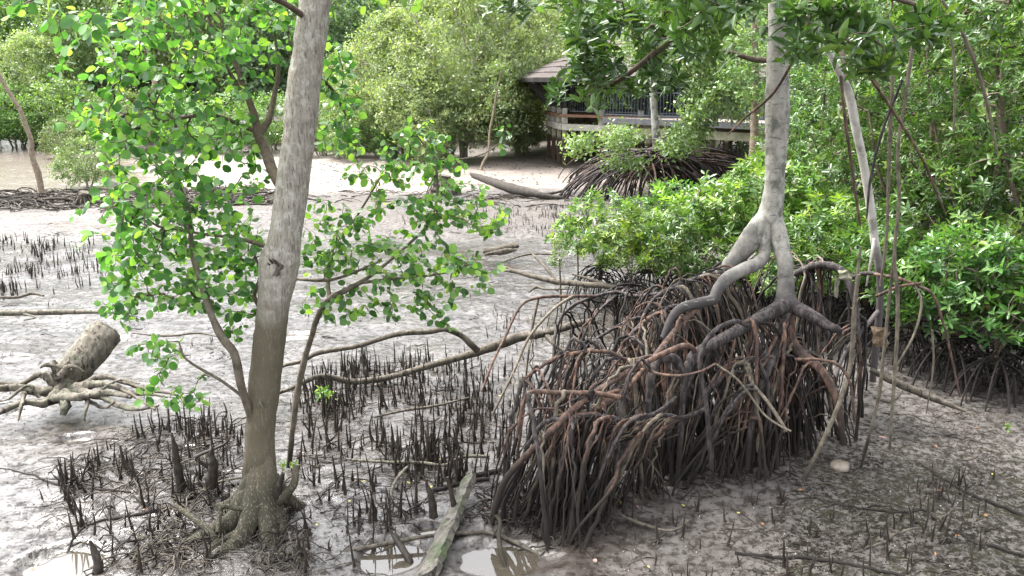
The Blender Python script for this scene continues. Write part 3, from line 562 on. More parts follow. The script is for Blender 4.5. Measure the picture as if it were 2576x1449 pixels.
        p = bez(s, b, c, f, 18); p[1:-1] += rng.normal(0, .007, (16, 3)); k = rng.integers(3, 15); p[k:-1] += rng.normal(0, .02, 3) * np.linspace(1, 0, 17 - k)[:, None] * [1, 1, 0]
        return p
    npart = 0
    mm = MB()
    for (cx, cy, rx, ry, n) in feet_areas:
        for _ in range(n):
            r = math.sqrt(rng.random()); th = rng.uniform(0, 6.283); px, py = cx + rx * r * math.cos(th), cy + ry * r * math.sin(th)
            p = root_path(px, py, False); r0 = .0065 + .0135 * rng.random() ** 1.8; mt = rng.choice([0, 0, 1, 1, 1, 2]) if px > 1600 else rng.choice([0, 0, 1, 1, 1, 2])
            tgt = MB() if npart < 62 else mm
            mi = 0 if tgt is not mm else mt
            tube(tgt, p, np.linspace(r0, r0 * .85, 18) * (1 + .4 * np.linspace(0, 1, 18) ** 8), 8, .28, 18, mat=mi)
            if rng.random() < .55:                    # a fork low down
                k = int(rng.integers(7, 13)); f2 = p[-1] + [rng.normal(0, .10), rng.normal(0, .08), 0]; q = bez(p[k], p[k] + (p[k] - p[k - 1]) * 2, f2 + [0, 0, (p[k][2] - f2[2]) * .4], f2, 12)
                tube(tgt, q, np.linspace(r0 * .8, r0 * .7, 12), 6, .16, 16, mat=mi)
            if tgt is not mm: part(tgt, 'prop_root', [ROOT_D, ROOT_R, ROOT_G][mt]); npart += 1
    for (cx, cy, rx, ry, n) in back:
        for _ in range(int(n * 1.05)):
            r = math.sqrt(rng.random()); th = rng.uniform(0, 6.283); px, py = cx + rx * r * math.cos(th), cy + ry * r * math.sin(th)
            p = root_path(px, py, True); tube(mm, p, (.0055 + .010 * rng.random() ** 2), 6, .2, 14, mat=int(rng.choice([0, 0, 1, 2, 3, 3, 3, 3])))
    for _ in range(150):                                # toes where roots enter the mud
        cx, cy, rx, ry, n = feet_areas[rng.integers(0, 7)]; r = math.sqrt(rng.random()); th = rng.uniform(0, 6.283); g = G(cx + rx * r * math.cos(th), cy + ry * r * math.sin(th) + 15)
        a = rng.uniform(0, 6.283); L = rng.uniform(.06, .2); d = np.array([math.cos(a), math.sin(a), 0]); e = g + d * L; e[2] = gh(e[0], e[1]) - .01
        tube(mm, bez(g + [0, 0, rng.uniform(.05, .14)], g + d * L * .2 + [0, 0, .05], g + d * L * .5 + [0, 0, .03], e, 9), np.linspace(.008, .004, 9), 5, .2, 20)
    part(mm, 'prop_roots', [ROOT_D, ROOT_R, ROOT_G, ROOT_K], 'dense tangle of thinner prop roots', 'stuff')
    # crown
    SK = [(trunk[:40, :3], trunk[:40, 3])]
    def limb(lst, n=26, mat=TWIG):
        mb = MB(); B = wood(mb, lst, n, 8, .1, 9); SK.append((B[:, :3], B[:, 3])); part(mb, 'branch', mat)
    limb([(1955, -60, 7.8, 30), (1850, -30, 7.2, 26), (1740, 50, 6.8, 22), (1650, 130, 6.8, 16), (1560, 200, 7.0, 11), (1480, 240, 7.2, 7)])
    limb([(1955, -120, 7.8, 30), (1980, -160, 6.6, 26), (2060, -100, 5.4, 22), (2180, -30, 4.8, 16), (2300, 10, 4.8, 10)])
    limb([(1955, -150, 7.8, 30), (1900, -180, 6.6, 24), (1820, -120, 5.4, 20), (1740, -20, 4.9, 12)])
    limb([(1955, 150, 7.8, 16), (1900, 150, 7.9, 13), (1830, 130, 8.0, 10), (1760, 120, 8.2, 8)])
    limb([(1958, 0, 7.8, 22), (2040, -30, 7.6, 18), (2100, 60, 7.2, 14), (2130, 200, 6.9, 8)])
    T = blob_targets([(1560, 110, 140, 100, 6.6, 8.4, 74), (1490, 205, 60, 60, 6.9, 8.0, 14), (1620, 190, 100, 40, 7.0, 8.4, 26), (1720, 90, 110, 90, 6.6, 8.2, 34), (1460, 60, 60, 60, 6.8, 7.6, 14), (1490, 150, 60, 60, 6.8, 8, 34), (1560, 0, 160, 60, 6.2, 8, 36), (1820, 60, 120, 70, 6.6, 8.4, 26), (1400, 230, 22, 36, 6.6, 6.9, 3),
                      (1690, 60, 20, 20, 5.0, 5.2, 3), (1780, 20, 110, 50, 4.9, 5.6, 18), (1960, 20, 130, 50, 4.8, 5.8, 14), (2110, 60, 120, 70, 4.8, 5.8, 22), (2250, 50, 120, 60, 4.7, 5.6, 18), (2160, 160, 80, 40, 5.0, 5.8, 12), (2060, 110, 80, 40, 5.0, 6, 10), (2330, 60, 70, 50, 4.6, 5.4, 10), (2000, -120, 420, 110, 4.8, 8, 120), (1270, 5, 60, 22, 6, 6.4, 7)])
    T2 = np.array([[3.2 + rng.normal(0, 1.7), 6.8 + rng.normal(0, 1.9), rng.uniform(5.0, 7.4)] for _ in range(340)])
    ch, rad = grow(SK, np.vstack([T, T2]), .18, .1, .1, tip=.0028)
    mb = MB(); twigs(mb, ch, rad * .85, .0022); part(mb, 'twigs', TWIG)
    mb = MB(); whorls(mb, ELL, [c[-1] for c in ch], [norm(c[-1] - c[-2]) for c in ch], .14); whorls(mb, ELL, [c[len(c) // 2] for c in ch], [norm(c[-1] - c[-2]) for c in ch], .12, 2, 4)
    part(mb, 'crown', L_NEAR)
    tag(root, 'pale trunked mangrove standing on a great dome of arching prop roots', 'mangrove tree')
mangrove()

# ------------------------------------------------------------------ thin poles and hanging roots (right)
def pole(name, lst, mat, label, cat, n=40, sides=8, group=None, extra=()):
    mb = MB(); A = wood(mb, lst, n, sides, .08, 8); 
    for e in extra: wood(mb, e, 20, 6, .1, 8)
    loc = A[-1, :3]; o = mb.build(name, mat, None, loc=loc); tag(o, label, cat, group); return o
pole('pole_sapling', [(2085, 130, 8.3, 12), (2105, 170, 8.3, 16), (2135, 235, 8.3, 20), (2155, 330, 8.3, 21), (2172, 410, 8.3, 20), (2190, 520, 8.3, 21), (2200, 600, 8.3, 20), (2212, 680, 8.3, 18), (2214, 760, 8.3, 18), (2205, 860, 8.3, 19), (2195, 960, 8.3, 16)], BARK_P,
     'slim pale bent sapling stem right of the pale trunk, turning dark at its foot', 'sapling stem', 70, 14, extra=[[(2212, 780, 8.3, 13), (2170, 830, 8.1, 12), (2130, 880, 7.9, 11), (2100, 950, 7.7, 11)], [(2200, 600, 8.2, 9), (2190, 660, 8.1, 7), (2180, 720, 8.0, 5)]])
HANG = [([(2250, 90, 7.0, 9), (2243, 250, 7.0, 9), (2236, 420, 7.0, 9), (2232, 560, 7.0, 8), (2224, 650, 7.0, 8), (2214, 720, 7.0, 6)], ROOT_G, 'brown hanging root that bends left beside the bent sapling'),
        ([(2300, 90, 6.9, 9), (2275, 260, 6.9, 9), (2258, 380, 6.9, 8), (2262, 500, 6.9, 9), (2250, 640, 6.9, 9), (2258, 740, 6.9, 10), (2256, 860, 6.9, 10), (2246, 1000, 6.9, 9), (2238, 1130, 6.9, 7)], ROOT_G, 'long pale hanging root reaching the mud, knuckled halfway down'),
        ([(2160, 690, 6.9, 10), (2148, 790, 6.9, 11), (2142, 900, 6.9, 12), (2120, 990, 6.8, 12), (2070, 1110, 6.7, 13), (2020, 1210, 6.6, 13)], ROOT_G, 'greenish prop root slanting down left to a foot of its own'),
        ([(2250, 640, 6.9, 9), (2236, 760, 7.0, 8), (2222, 900, 7.0, 9), (2208, 1010, 7.0, 9), (2165, 1180, 7.0, 8)], ROOT_G, 'thin greenish root forking beside the long hanging root'),
        ([(2115, 190, 7.6, 7), (2125, 290, 7.6, 8), (2140, 400, 7.6, 8), (2160, 540, 7.6, 7), (2165, 570, 7.6, 4)], ROOT_R, 'dark reddish hanging root with a frayed tip left of the bent sapling'),
        ([(2120, 80, 6.4, 7), (2180, 180, 6.4, 7), (2260, 300, 6.5, 7), (2320, 400, 6.5, 7), (2350, 470, 6.6, 6), (2380, 540, 6.6, 4)], ROOT_R, 'reddish hanging root running diagonally down right across the leaves'),
        ([(2370, 0, 5.6, 7), (2420, 80, 5.6, 9), (2460, 180, 5.6, 9), (2490, 290, 5.6, 8), (2510, 390, 5.6, 5)], ROOT_G, 'dark hanging root curving down right near the picture edge'),
        ([(2270, 200, 6.9, 7), (2220, 330, 7.0, 7), (2190, 450, 7.1, 7), (2180, 550, 7.1, 5)], ROOT_D, 'dark straight hanging root leaning across the bent sapling'),
        ([(2388, 70, 6.9, 6), (2400, 150, 6.9, 6), (2402, 260, 6.9, 6), (2398, 330, 6.9, 5)], ROOT_G, 'short pale hanging root high at the right'),
        ([(2055, -30, 5.6, 8), (2030, 70, 5.6, 8), (1985, 170, 5.8, 7), (1940, 240, 6.0, 7), (1870, 300, 6.2, 5), (1830, 340, 6.2, 3)], ROOT_R, 'thin dark aerial root crossing in front of the pale trunk'),
        ([(2165, 620, 7.2, 7), (2152, 740, 7.2, 8), (2150, 860, 7.2, 8)], ROOT_G, 'short grey root hanging over the dome of roots'),
        ([(2200, 690, 7.6, 8), (2260, 700, 7.4, 9), (2310, 720, 7.3, 8), (2345, 740, 7.2, 8), (2372, 810, 7.2, 7), (2390, 880, 7.2, 6), (2415, 1000, 7.2, 5)], ROOT_R, 'pinkish arching root reaching right to its own foot'),
        ([(2205, 745, 7.5, 8), (2260, 722, 7.3, 8), (2320, 712, 7.3, 6)], ROOT_R, 'short pink arching root under the pale poles'),
        ([(2300, 716, 7.3, 6), (2318, 760, 7.2, 6), (2300, 840, 7.1, 6), (2250, 930, 7.0, 5)], ROOT_G, 'thin drooping root forked from the pink arches'),
        ([(2345, 830, 7.0, 6), (2348, 920, 7.0, 5), (2330, 1040, 7.0, 4)], ROOT_G, 'very thin straight root standing in the dark mud')]
for lst, mt, lb in HANG: pole('hanging_root', lst, mt, lb, 'aerial root', group='aerial roots hanging at the right')

# ------------------------------------------------------------------ driftwood
def drift(name, strands, mat, label, cat='driftwood', sides=14, rough=.16):
    mb = MB()
    for s in strands: wood(mb, s, 40, sides, rough, 9)
    p = at(*strands[0][0][:3]); o = mb.build(name, mat, None, loc=p); tag(o, label, cat); return o
def G_(px, py, up, w_):                       # a row lying on the mud, lifted by `up` pixels
    return (px, py - up, depth(py), w_)
drift('fallen_branch', [[(628, 968, 8.6, 8), (700, 925, 8.8, 9), (760, 908, 8.9, 11), (800, 888, 8.9, 13), (900, 870, 9.0, 12), (1000, 840, 9.1, 14), (1080, 834, 9.2, 15), (1120, 827, 9.2, 16), (1160, 844, 9.3, 16), (1180, 862, 9.3, 17), (1200, 880, 9.4, 19)],
        [(620, 1010, 8.0, 8), (720, 982, 8.6, 11), (790, 950, 8.9, 13), (830, 948, 9.0, 15), (880, 960, 9.1, 15), (950, 955, 9.2, 16), (1020, 938, 9.3, 16), (1100, 914, 9.4, 17), (1180, 892, 9.5, 19), (1240, 872, 9.6, 25), (1300, 850, 9.7, 26), (1370, 838, 9.8, 21), (1440, 818, 9.9, 20), (1490, 808, 10, 14)],
        [(1370, 840, 9.8, 14), (1400, 870, 9.6, 12), (1430, 890, 9.5, 8)]], DRIFT, 'long forked fallen branch lying from the leaning trunk to the prop roots')
drift('fallen_branch', [[(1590, 735, 12.4, 14), (1540, 722, 12.5, 14), (1470, 715, 12.7, 15), (1400, 708, 12.9, 15), (1340, 695, 13.1, 12), (1300, 684, 13.3, 10), (1262, 680, 13.4, 6)], [(1400, 708, 12.9, 7), (1370, 670, 13.2, 7), (1340, 640, 13.6, 5)], [(1540, 722, 12.5, 9), (1480, 700, 12.9, 7), (1440, 690, 13.2, 5)], [(1262, 668, 13.6, 4), (1300, 684, 13.3, 6)]], DRIFT, 'thin twiggy fallen branch on the bright mud left of the fresh green bush')
drift('fallen_log', [[G_(1185, 446, 8, 8), G_(1215, 458, 8, 18), G_(1280, 482, 10, 24), (1340, 486, 25.0, 20), (1385, 497, 24.6, 15), (1430, 500, 24.6, 8)], [(1360, 490, 24.9, 10), (1400, 484, 24.9, 6), (1440, 470, 25, 4)]], DRIFT_K, 'long dark fallen log on the far mud left of the distant prop roots', sides=12)
drift('broken_log', [[(1216, 632, 16.1, 14), (1250, 630, 16.1, 22), (1285, 622, 16.2, 20), (1305, 616, 16.2, 12)], [(1220, 640, 16.0, 8), (1270, 632, 16.0, 14), (1300, 628, 16.0, 6)]], DRIFT, 'short split weathered log on the mud behind the round leaves', rough=.3)
drift('fallen_log', [[(-60, 790, 11.4, 12), (0, 788, 11.4, 15), (100, 786, 11.45, 15), (180, 785, 11.5, 13), (250, 785, 11.5, 8), (290, 788, 11.5, 4)], [(60, 790, 11.4, 6), (90, 798, 11.2, 4), (60, 806, 11.0, 3)]], DRIFT_P, 'straight thin pole-like log on the bright mud at the left edge')
drift('fallen_branch', [[(2190, 930, 8.0, 14), (2260, 965, 7.9, 20), (2320, 990, 7.9, 20), (2380, 1015, 7.8, 14), (2430, 1035, 7.7, 7)], [(2200, 1000, 7.8, 8), (2240, 1010, 7.7, 9), (2270, 985, 7.8, 8)]], DRIFT, 'dark fallen branch on the shaded mud right of the dome of roots')
for ps, lb in (([(-40, 745, 12.6, 5), (40, 748, 12.5, 8), (80, 738, 12.6, 8), (110, 744, 12.5, 5)], 'small crooked twig lying left on the bright mud'), ([(1330, 735, 12.2, 5), (1350, 722, 12.3, 8), (1375, 728, 12.2, 5), (1440, 727, 12.2, 3)], 'short hooked twig on the mud below the twiggy branch'),
               ([(330, 838, 10.2, 3), (420, 845, 10.1, 6), (500, 838, 10.2, 5), (560, 850, 10.0, 3)], 'thin straight twig on the mud behind the leaning trunk stem'), ([(870, 1155, 7.1, 6), (960, 1162, 7.05, 8), (1050, 1163, 7.0, 9), (1120, 1170, 7.0, 10), (1160, 1150, 7.1, 9), (1225, 1148, 7.1, 9)], 'mossy forked stick among the breathing roots'),
               ([(980, 1260, 6.4, 8), (990, 1220, 6.6, 9), (1010, 1190, 6.8, 9), (1030, 1170, 7.0, 8)], 'curved stick running up to the mossy stick'), ([(940, 1050, 7.9, 5), (1020, 1032, 8.1, 8), (1100, 1020, 8.2, 7), (1180, 1000, 8.4, 4)], 'half sunk stick between the rows of breathing roots'),
               ([(400, 1290, 6.2, 6), (500, 1240, 6.5, 9), (560, 1210, 6.7, 8), (620, 1200, 6.7, 5)], 'dark stick lying left of the leaning trunk base'), ([(1405, 1420, 5.6, 7), (1250, 1345, 5.9, 12), (1180, 1340, 5.9, 13), (1100, 1345, 5.85, 10), (960, 1370, 5.75, 13), (860, 1390, 5.7, 14)], 'smooth dark stick crossing the plank near the puddles'),
               ([(1260, 660, 14.4, 3), (1330, 640, 15, 5), (1400, 640, 15, 4)], 'tiny branch on the mud near the split log'), ([(1560, 1295, 6.1, 8), (1620, 1320, 6.0, 10), (1690, 1335, 5.9, 8), (1740, 1305, 6.1, 5)], 'dark root-like stick in front of the dome of roots')):
    o = drift('stick', [ps], DRIFT if 'moss' not in lb else DRIFT_P, lb, 'stick', 8, .2)

def stump_wreck():
    loc = G(200, 1010); root = empty('uprooted_stump', loc)
    mb = MB()
    A = cr([list(at(x, y, Y)) + [pxr(d, Y)] for x, y, Y, d in [(150, 975, 8.6, 74), (175, 940, 8.65, 74), (205, 910, 8.75, 82), (240, 865, 8.95, 88), (264, 836, 9.1, 84)]], 50)
    tube(mb, A[:, :3], A[:, 3], 40, .06, 6, flute=lambda s_, th: 1 + .05 * np.sin(9 * th) * np.sin(4 * th + 1)); o = mb.build('trunk', DRIFT_P, root, loc=loc); o.location = (0, 0, 0)
    mb = MB(); d = norm(A[-1, :3] - A[-4, :3]); tube(mb, [A[-1, :3] - d * .02, A[-1, :3] + d * .006, A[-1, :3] - d * .05], [A[-1, 3] * .7, A[-1, 3] * .62, .02], 16, .2, 14); o = mb.build('cut_end', DRIFT_K, root, loc=loc); o.location = (0, 0, 0)
    S = [[(180, 930, 8.55, 20), (120, 915, 8.45, 14), (100, 925, 8.4, 6)], [(240, 990, 8.3, 14), (300, 955, 8.3, 9), (350, 965, 8.2, 5)], [(100, 1000, 8.2, 12), (70, 970, 8.2, 10), (20, 1000, 8.1, 6), (-20, 1010, 8, 4)], [(210, 1000, 8.2, 14), (260, 1020, 8.1, 10), (290, 1010, 8.1, 4)], [(150, 985, 8.55, 60), (110, 985, 8.4, 34), (50, 978, 8.3, 26), (-10, 975, 8.2, 20), (-60, 985, 8.1, 14)], [(160, 980, 8.5, 50), (120, 1010, 8.2, 32), (60, 1012, 8.1, 24), (10, 1030, 8.0, 16), (-20, 1050, 7.9, 8)], [(150, 965, 8.5, 40), (100, 950, 8.5, 22), (50, 960, 8.5, 16), (0, 968, 8.5, 12), (-40, 972, 8.4, 10)],
         [(180, 980, 8.5, 46), (240, 970, 8.4, 26), (290, 972, 8.3, 20), (330, 985, 8.25, 16), (380, 992, 8.2, 12), (420, 1000, 8.1, 6)], [(190, 985, 8.4, 40), (250, 1005, 8.2, 22), (300, 1020, 8.1, 17), (350, 1022, 8.0, 12), (400, 1020, 8.0, 8)], [(200, 975, 8.5, 30), (260, 955, 8.5, 18), (320, 960, 8.4, 15), (370, 978, 8.3, 12), (430, 990, 8.2, 8), (500, 1010, 8.0, 4)],
         [(165, 990, 8.3, 40), (165, 1020, 8.1, 34), (160, 1045, 8.05, 20)], [(150, 950, 8.5, 40), (140, 925, 8.5, 28), (135, 905, 8.5, 10)], [(160, 945, 8.4, 34), (170, 925, 8.4, 20), (190, 925, 8.4, 10), (212, 935, 8.4, 4)], [(215, 985, 8.3, 22), (220, 1010, 8.1, 14), (215, 1035, 8.0, 8), (212, 1060, 8.0, 5)],
         [(120, 955, 8.3, 20), (110, 935, 8.3, 14), (95, 945, 8.3, 5)], [(60, 990, 8.2, 16), (55, 1020, 8.0, 12), (45, 1060, 7.9, 7)], [(300, 975, 8.3, 14), (340, 1000, 8.1, 12), (390, 1030, 7.9, 8)], [(130, 1000, 8.2, 24), (200, 1000, 8.1, 26), (270, 990, 8.2, 20), (330, 1000, 8.1, 10)]]
    for s in S:
        s = [(a, b + (rng.normal(0, 4) if 0 < i < len(s) - 1 else 0), c, d * .78) for i, (a, b, c, d) in enumerate(s)]
        mb = MB(); wood(mb, s, 60, 12, .42, 9); o = mb.build('root', DRIFT_P if rng.random() < .75 else DRIFT, root, loc=loc); o.location = (0, 0, 0)
    tag(root, 'uprooted stump with torn grey roots and a thick cut trunk pointing up right', 'stump')
stump_wreck()
def plank():
    mb = MB(); n = 40; a = G(1070, 1475, .03); b = G(1190, 1238, .16); a2 = a + [0, 0, 0]
    u = np.linspace(0, 1, n)[:, None]; c = a + (b - a) * u; d = norm(b - a); s = norm(np.cross(d, [0, 0, 1])); up = np.cross(s, d)
    s = norm(s * .8 + up * .6); up = np.cross(s, d)
    W = np.linspace(.105, .05, n) * (1 + .16 * vnoise(np.arange(n) * .5, 3) + .1 * vnoise(np.arange(n) * 1.7, 5)); W[-3:] *= [.8, .55, .25]; H = .028
    rows = []
    for k in range(n):
        j = .014 * vnoise(k * .9, 1); rows.append([c[k] - s * W[k] + up * (H + j), c[k] - s * W[k] * .2 + up * (H + .012 + .5 * j), c[k] + s * W[k] * (1 + j * 8) + up * H, c[k] + s * W[k] - up * H, c[k] - s * W[k] - up * H])
    v = np.array(rows).reshape(-1, 3); f = [[i * 5 + j, i * 5 + (j + 1) % 5, (i + 1) * 5 + (j + 1) % 5, (i + 1) * 5 + j] for i in range(n - 1) for j in range(5)]
    mb.add(v, f); mb.add(v[:5], [4, 3, 2, 1, 0]); mb.add(v[-5:], [0, 1, 2, 3, 4])
    m = bark_mat('mossy_plank', (.05, .045, .038), (.15, .138, .12), (.05, .068, .03), flecks=((.03, .026, .022), 22), scale=12, stretch=1, bstr=.8, bdist=.008)
    tag(mb.build('wooden_plank', m, None, smooth=False, loc=a), 'broken mossy plank leaning in the near puddles', 'plank')
    mb = MB(); beam(mb, G(2345, 885, .1), G(2482, 928, .03), .07, .035); tag(mb.build('wooden_plank', DRIFT_P, None, smooth=False), 'narrow weathered board lying on the dark mud at the right', 'plank')
plank()

# ------------------------------------------------------------------ other trees, built once per kind and copied
def crown_points(lobes, n):
    V = np.array([l[3] * l[4] * l[5] for l in lobes]) ** (2 / 3); V = V / V.sum(); P = []
    while len(P) < n:
        l = lobes[rng.choice(len(lobes), p=V)]; d = norm(rng.normal(0, 1, 3)); r = rng.uniform(.35, 1) ** .45
        p = np.array(l[:3]) + d * r * np.array(l[3:6])
        if p[2] > .25: P.append(p)
    return np.array(P)
def clump_leaves(mb, tpl, C, n, sig, size, mat=0):
    for c in C:
        s = sig * rng.uniform(.6, 1.3); k = int(n * rng.uniform(.6, 1.3)); d = rng.normal(0, 1, (k, 3)) * [1, 1, .7]
        P = c + d * s * .6; N = norm(d + [0, 0, 1.0] + rng.normal(0, .7, (k, 3))); D = norm(rng.normal(0, 1, (k, 3)) + [0, 0, .1])
        q = rng.random(); leaves(mb, tpl, P, D, N, size * rng.uniform(.6, 1.2, k), np.clip(.7 * q + .3 * rng.random(k), 0, 1), mat)
def proto_tree(name, H, lobes, ncl, nl, sig, size, lm, wm, stems, tip=.006, tpl=QUAD):
    root = empty(name); SK = []; mb = MB()
    for st in stems:
        B = cr(st, 20); tube(mb, B[:, :3], B[:, 3], 7, .12, 4); SK.append((B[5:, :3], B[5:, 3]))
    T = crown_points(lobes, ncl); ch, rad = grow(SK, T, .35, .1, .0, tip=tip)
    twigs(mb, ch, rad, tip * .6, 4); mb.build('trunk', wm, root)
    mb = MB(); clump_leaves(mb, tpl, T, nl, sig, size); clump_leaves(mb, tpl, [c[len(c) // 2] for c in ch if c[len(c) // 2][2] > 1], nl // 3, sig, size)
    mb.build('crown', lm, root); return root
def stems(n, H, spread, r, base=.2):
    o = []
    for k in range(n):
        a = rng.uniform(0, 6.283); b = np.array([math.cos(a), math.sin(a)]); w_ = rng.normal(0, .12 * spread, (4, 2))
        o.append([[*(b * base * rng.random()), -.15, r], [*(b * spread * .25 + w_[0]), H * .25, r * .9], [*(b * spread * .5 + w_[1]), H * .5, r * .7], [*(b * spread * .8 + w_[2]), H * .72, r * .45], [*(b * spread + w_[3]), H * .9, r * .2]])
    return o
used = set()
def put(proto, px, Y, s, label, cat, group=None, rz=None, sz=None, mats=None, base=None):
    o = proto if id(proto) not in used else copy_tree(proto); used.add(id(proto))
    p = at(px, 500, Y); z = float(gh(p[0], Y)) if base is None else base
    o.location = (p[0], Y, z); o.rotation_euler = (0, 0, rng.uniform(0, 6.283) if rz is None else rz); o.scale = (s, s, sz or s)
    tag(o, label, cat, group)
    if mats:
        for c in o.children:
            if c.name.startswith('crown'): c.material_slots[0].link = 'OBJECT'; c.material_slots[0].material = mats
    return o
OL = proto_tree('olive_tree', 6.2, [(0, 0, 3.6, 2.6, 2.4, 2.6), (-1.6, .3, 2.0, 1.8, 1.6, 1.5), (1.7, -.2, 2.2, 1.7, 1.6, 1.6), (.3, -1.2, 1.6, 1.6, 1.4, 1.1), (0, 0, 5.2, 1.4, 1.4, 1.2)], 620, 42, .30, .15, L_OLIVE, TWIG_G, stems(6, 5.5, 1.8, .07, .5), .008)
FG = proto_tree('green_tree', 10, [(0, 0, 6.5, 3.0, 3.0, 3.2), (-1.5, .5, 3.6, 2.2, 2.0, 2.0), (1.5, 0, 4.2, 2.2, 2, 2.2), (.2, -.8, 2.2, 2.4, 1.8, 1.6), (0, .3, 9, 1.8, 1.8, 1.6)], 640, 44, .40, .21, L_FARG, TWIG_G, stems(4, 9, 1.6, .12, .4), .01)
FH = proto_tree('green_tree', 8, [(0, 0, 5.0, 2.4, 2.4, 2.8), (1.2, .5, 2.8, 2.0, 1.8, 1.8), (-1.4, 0, 3.2, 1.8, 1.8, 2.0), (-.5, .3, 7.2, 1.3, 1.3, 1.3)], 480, 44, .36, .19, L_FARB, TWIG_G, stems(5, 7.5, 1.6, .09, .5), .009)
BU = proto_tree('green_bush', 2.4, [(0, 0, 1.2, 1.4, 1.2, 1.0), (.9, 0, .8, .8, .8, .6), (-.8, .2, .9, .8, .8, .7)], 170, 34, .20, .11, L_FARG, TWIG_G, stems(6, 2.0, 1.0, .03, .3), .005)
og = 'olive trees across the far bank'
for px, Y, s, sz, lb in [(1010, 39, 1.0, 1.05, 'pale olive bushy tree at the far bank just right of the leaning trunk'), (1165, 37.5, 1.15, 1.25, 'tallest pale olive tree with bare pale stems in the middle of the far bank'), (1305, 40, 1.05, 1.15, 'olive tree whose crown touches the shelter roof on its left'),
                         (900, 44, .9, .8, 'low olive tree half hidden by the leaning trunk'), (1430, 47, 1.15, 1.25, 'olive tree standing behind the shelter roof'), (1240, 48, 1.3, 1.35, 'pale tree rising behind the middle olive tree'), (120, 47, .95, .95, 'greyish olive tree left, over the dark gap at the far bank'), (1075, 35.5, .55, .5, 'low olive bush in front of the middle olive trees')]:
    put(OL, px, Y, s, lb, 'tree', og, sz=sz)
wg = 'forest trees closing the view'
WOOD = [(-150, 50), (0, 52), (130, 56), (260, 50), (390, 54), (520, 50), (640, 55), (760, 50), (870, 54), (980, 57), (1100, 55), (1230, 60), (1350, 57), (1480, 54), (1600, 50), (1720, 54), (1850, 48), (1980, 52), (2120, 46), (2260, 50), (2400, 44), (2560, 46), (2720, 44)]
for i, (px, Y) in enumerate(WOOD):
    side = 'left of the leaning trunk' if px < 760 else ('between the leaning trunk and the shelter' if px < 1500 else 'behind the boardwalk and right-hand trees')
    kind = i % 2; put(FG if kind == 0 else FH, px, Y, rng.uniform(.85, 1.1) * (1.0 if kind == 0 else 1.25), ('dense green tree' if kind == 0 else 'cool green airy tree') + ' in the forest wall ' + side, 'tree', wg, mats=[None, None, L_FARB, L_PALE][rng.integers(0, 4)])
for i, (px, Y) in enumerate([(-60, 66), (200, 68), (460, 66), (700, 68), (930, 68), (1180, 72), (1420, 68), (1660, 66), (1900, 64), (2200, 62), (2500, 60)]):
    side = 'left of the leaning trunk' if px < 760 else ('between the leaning trunk and the shelter' if px < 1500 else 'behind the boardwalk and right-hand trees')
    put(FG, px, Y, rng.uniform(1.25, 1.5), 'tallest back-row tree of the forest ' + side, 'tree', 'back row of forest trees')
for px, Y, s, lb, mt in [(60, 45, 1.5, 'bright green bush on the far bank at the left edge', L_FARG), (190, 44, 1.6, 'bright green bush beside the dark gap on the far bank', L_FARG), (330, 43, 1.4, 'green bush on the far bank behind the round leaves', L_PALE), (-40, 43, 1.5, 'green bush cut by the left edge of the photo', L_FARG), (470, 43, 1.3, 'green bush low behind the leafy limb', L_FARG),
                         (225, 28, .75, 'small pale bush on the low bank left behind the foliage', L_PALE), (180, 38, .8, 'small green bush beside the bright channel', L_PALE), (600, 41, 1.3, 'bush behind the thick left limb', L_FARG), (820, 40, 1.2, 'green bush right behind the leaning trunk', L_PALE), (870, 38, 1.0, 'leafy bush at the far bank right of the leaning trunk', L_PALE),
                         (960, 38.5, .8, 'dark small bush between the leaning trunk and olive trees', L_FARG), (1320, 39, .8, 'low bush on the dark slope beside the shelter piles', L_OLIVE), (700, 43, 1.3, 'bush hidden behind the leaning trunk', L_FARG),
                         (1450, 44, 1.6, 'bush behind the left shelter piles', L_OLIVE), (1560, 43, 1.6, 'bush seen under the shelter floor', L_FARG), (1700, 40, 1.7, 'bush seen behind the boardwalk railing', L_PALE), (1850, 38, 1.7, 'bush behind the boardwalk near the pale trunk', L_FARG), (2000, 36, 1.7, 'bush behind the boardwalk right end', L_FARG)]:
    put(BU, px, Y, s, lb, 'bush', 'bushes along the far bank', mats=mt)

# right hand mangroves with whorled leaves
def proto_whorl(name, lobes, nw, size, lm, st, kids, roots, rr, tpl=ELL, nmin=6, nmax=9, rmat=None):
    root = empty(name); SK = []; mb = MB()
    for s in st:
        B = cr(s, 22); tube(mb, B[:, :3], B[:, 3], 8, .12, 6); SK.append((B[6:, :3], B[6:, 3]))
    T = crown_points(lobes, nw); ch, rad = grow(SK, T, .22, .1, .0, tip=.0035)
    twigs(mb, ch, rad, .0028, 4); mb.build('trunk', TWIG, root)
    mb = MB()
    for _ in range(roots):
        a = rng.uniform(0, 6.283); d = np.array([math.cos(a), math.sin(a), 0]); h = rng.uniform(.25, rr * .8); r = rng.uniform(.25, rr) * (h / rr + .35)
        q = rng.normal(0, .08, 3) * [1, 1, 0]; tube(mb, bez(q + [0, 0, h], q + d * r * .5 + [0, 0, h * 1.1], d * r + [0, 0, h * .7] + q, d * r * 1.1 + q + [0, 0, -.08], 12), rng.uniform(.007, .014), 5, .15, 10)
    if roots: tag(mb.build('prop_roots', rmat or ROOT_K, root), kind='stuff')
    mb = MB(); dv = [norm(c[-1] - c[-2]) for c in ch]; whorls(mb, tpl, [c[-1] for c in ch], dv, size, nmin, nmax)
    if kids: whorls(mb, tpl, [c[len(c) // 2] for c in ch], dv, size * .9, 3, 5)
    mb.build('crown', lm, root); return root
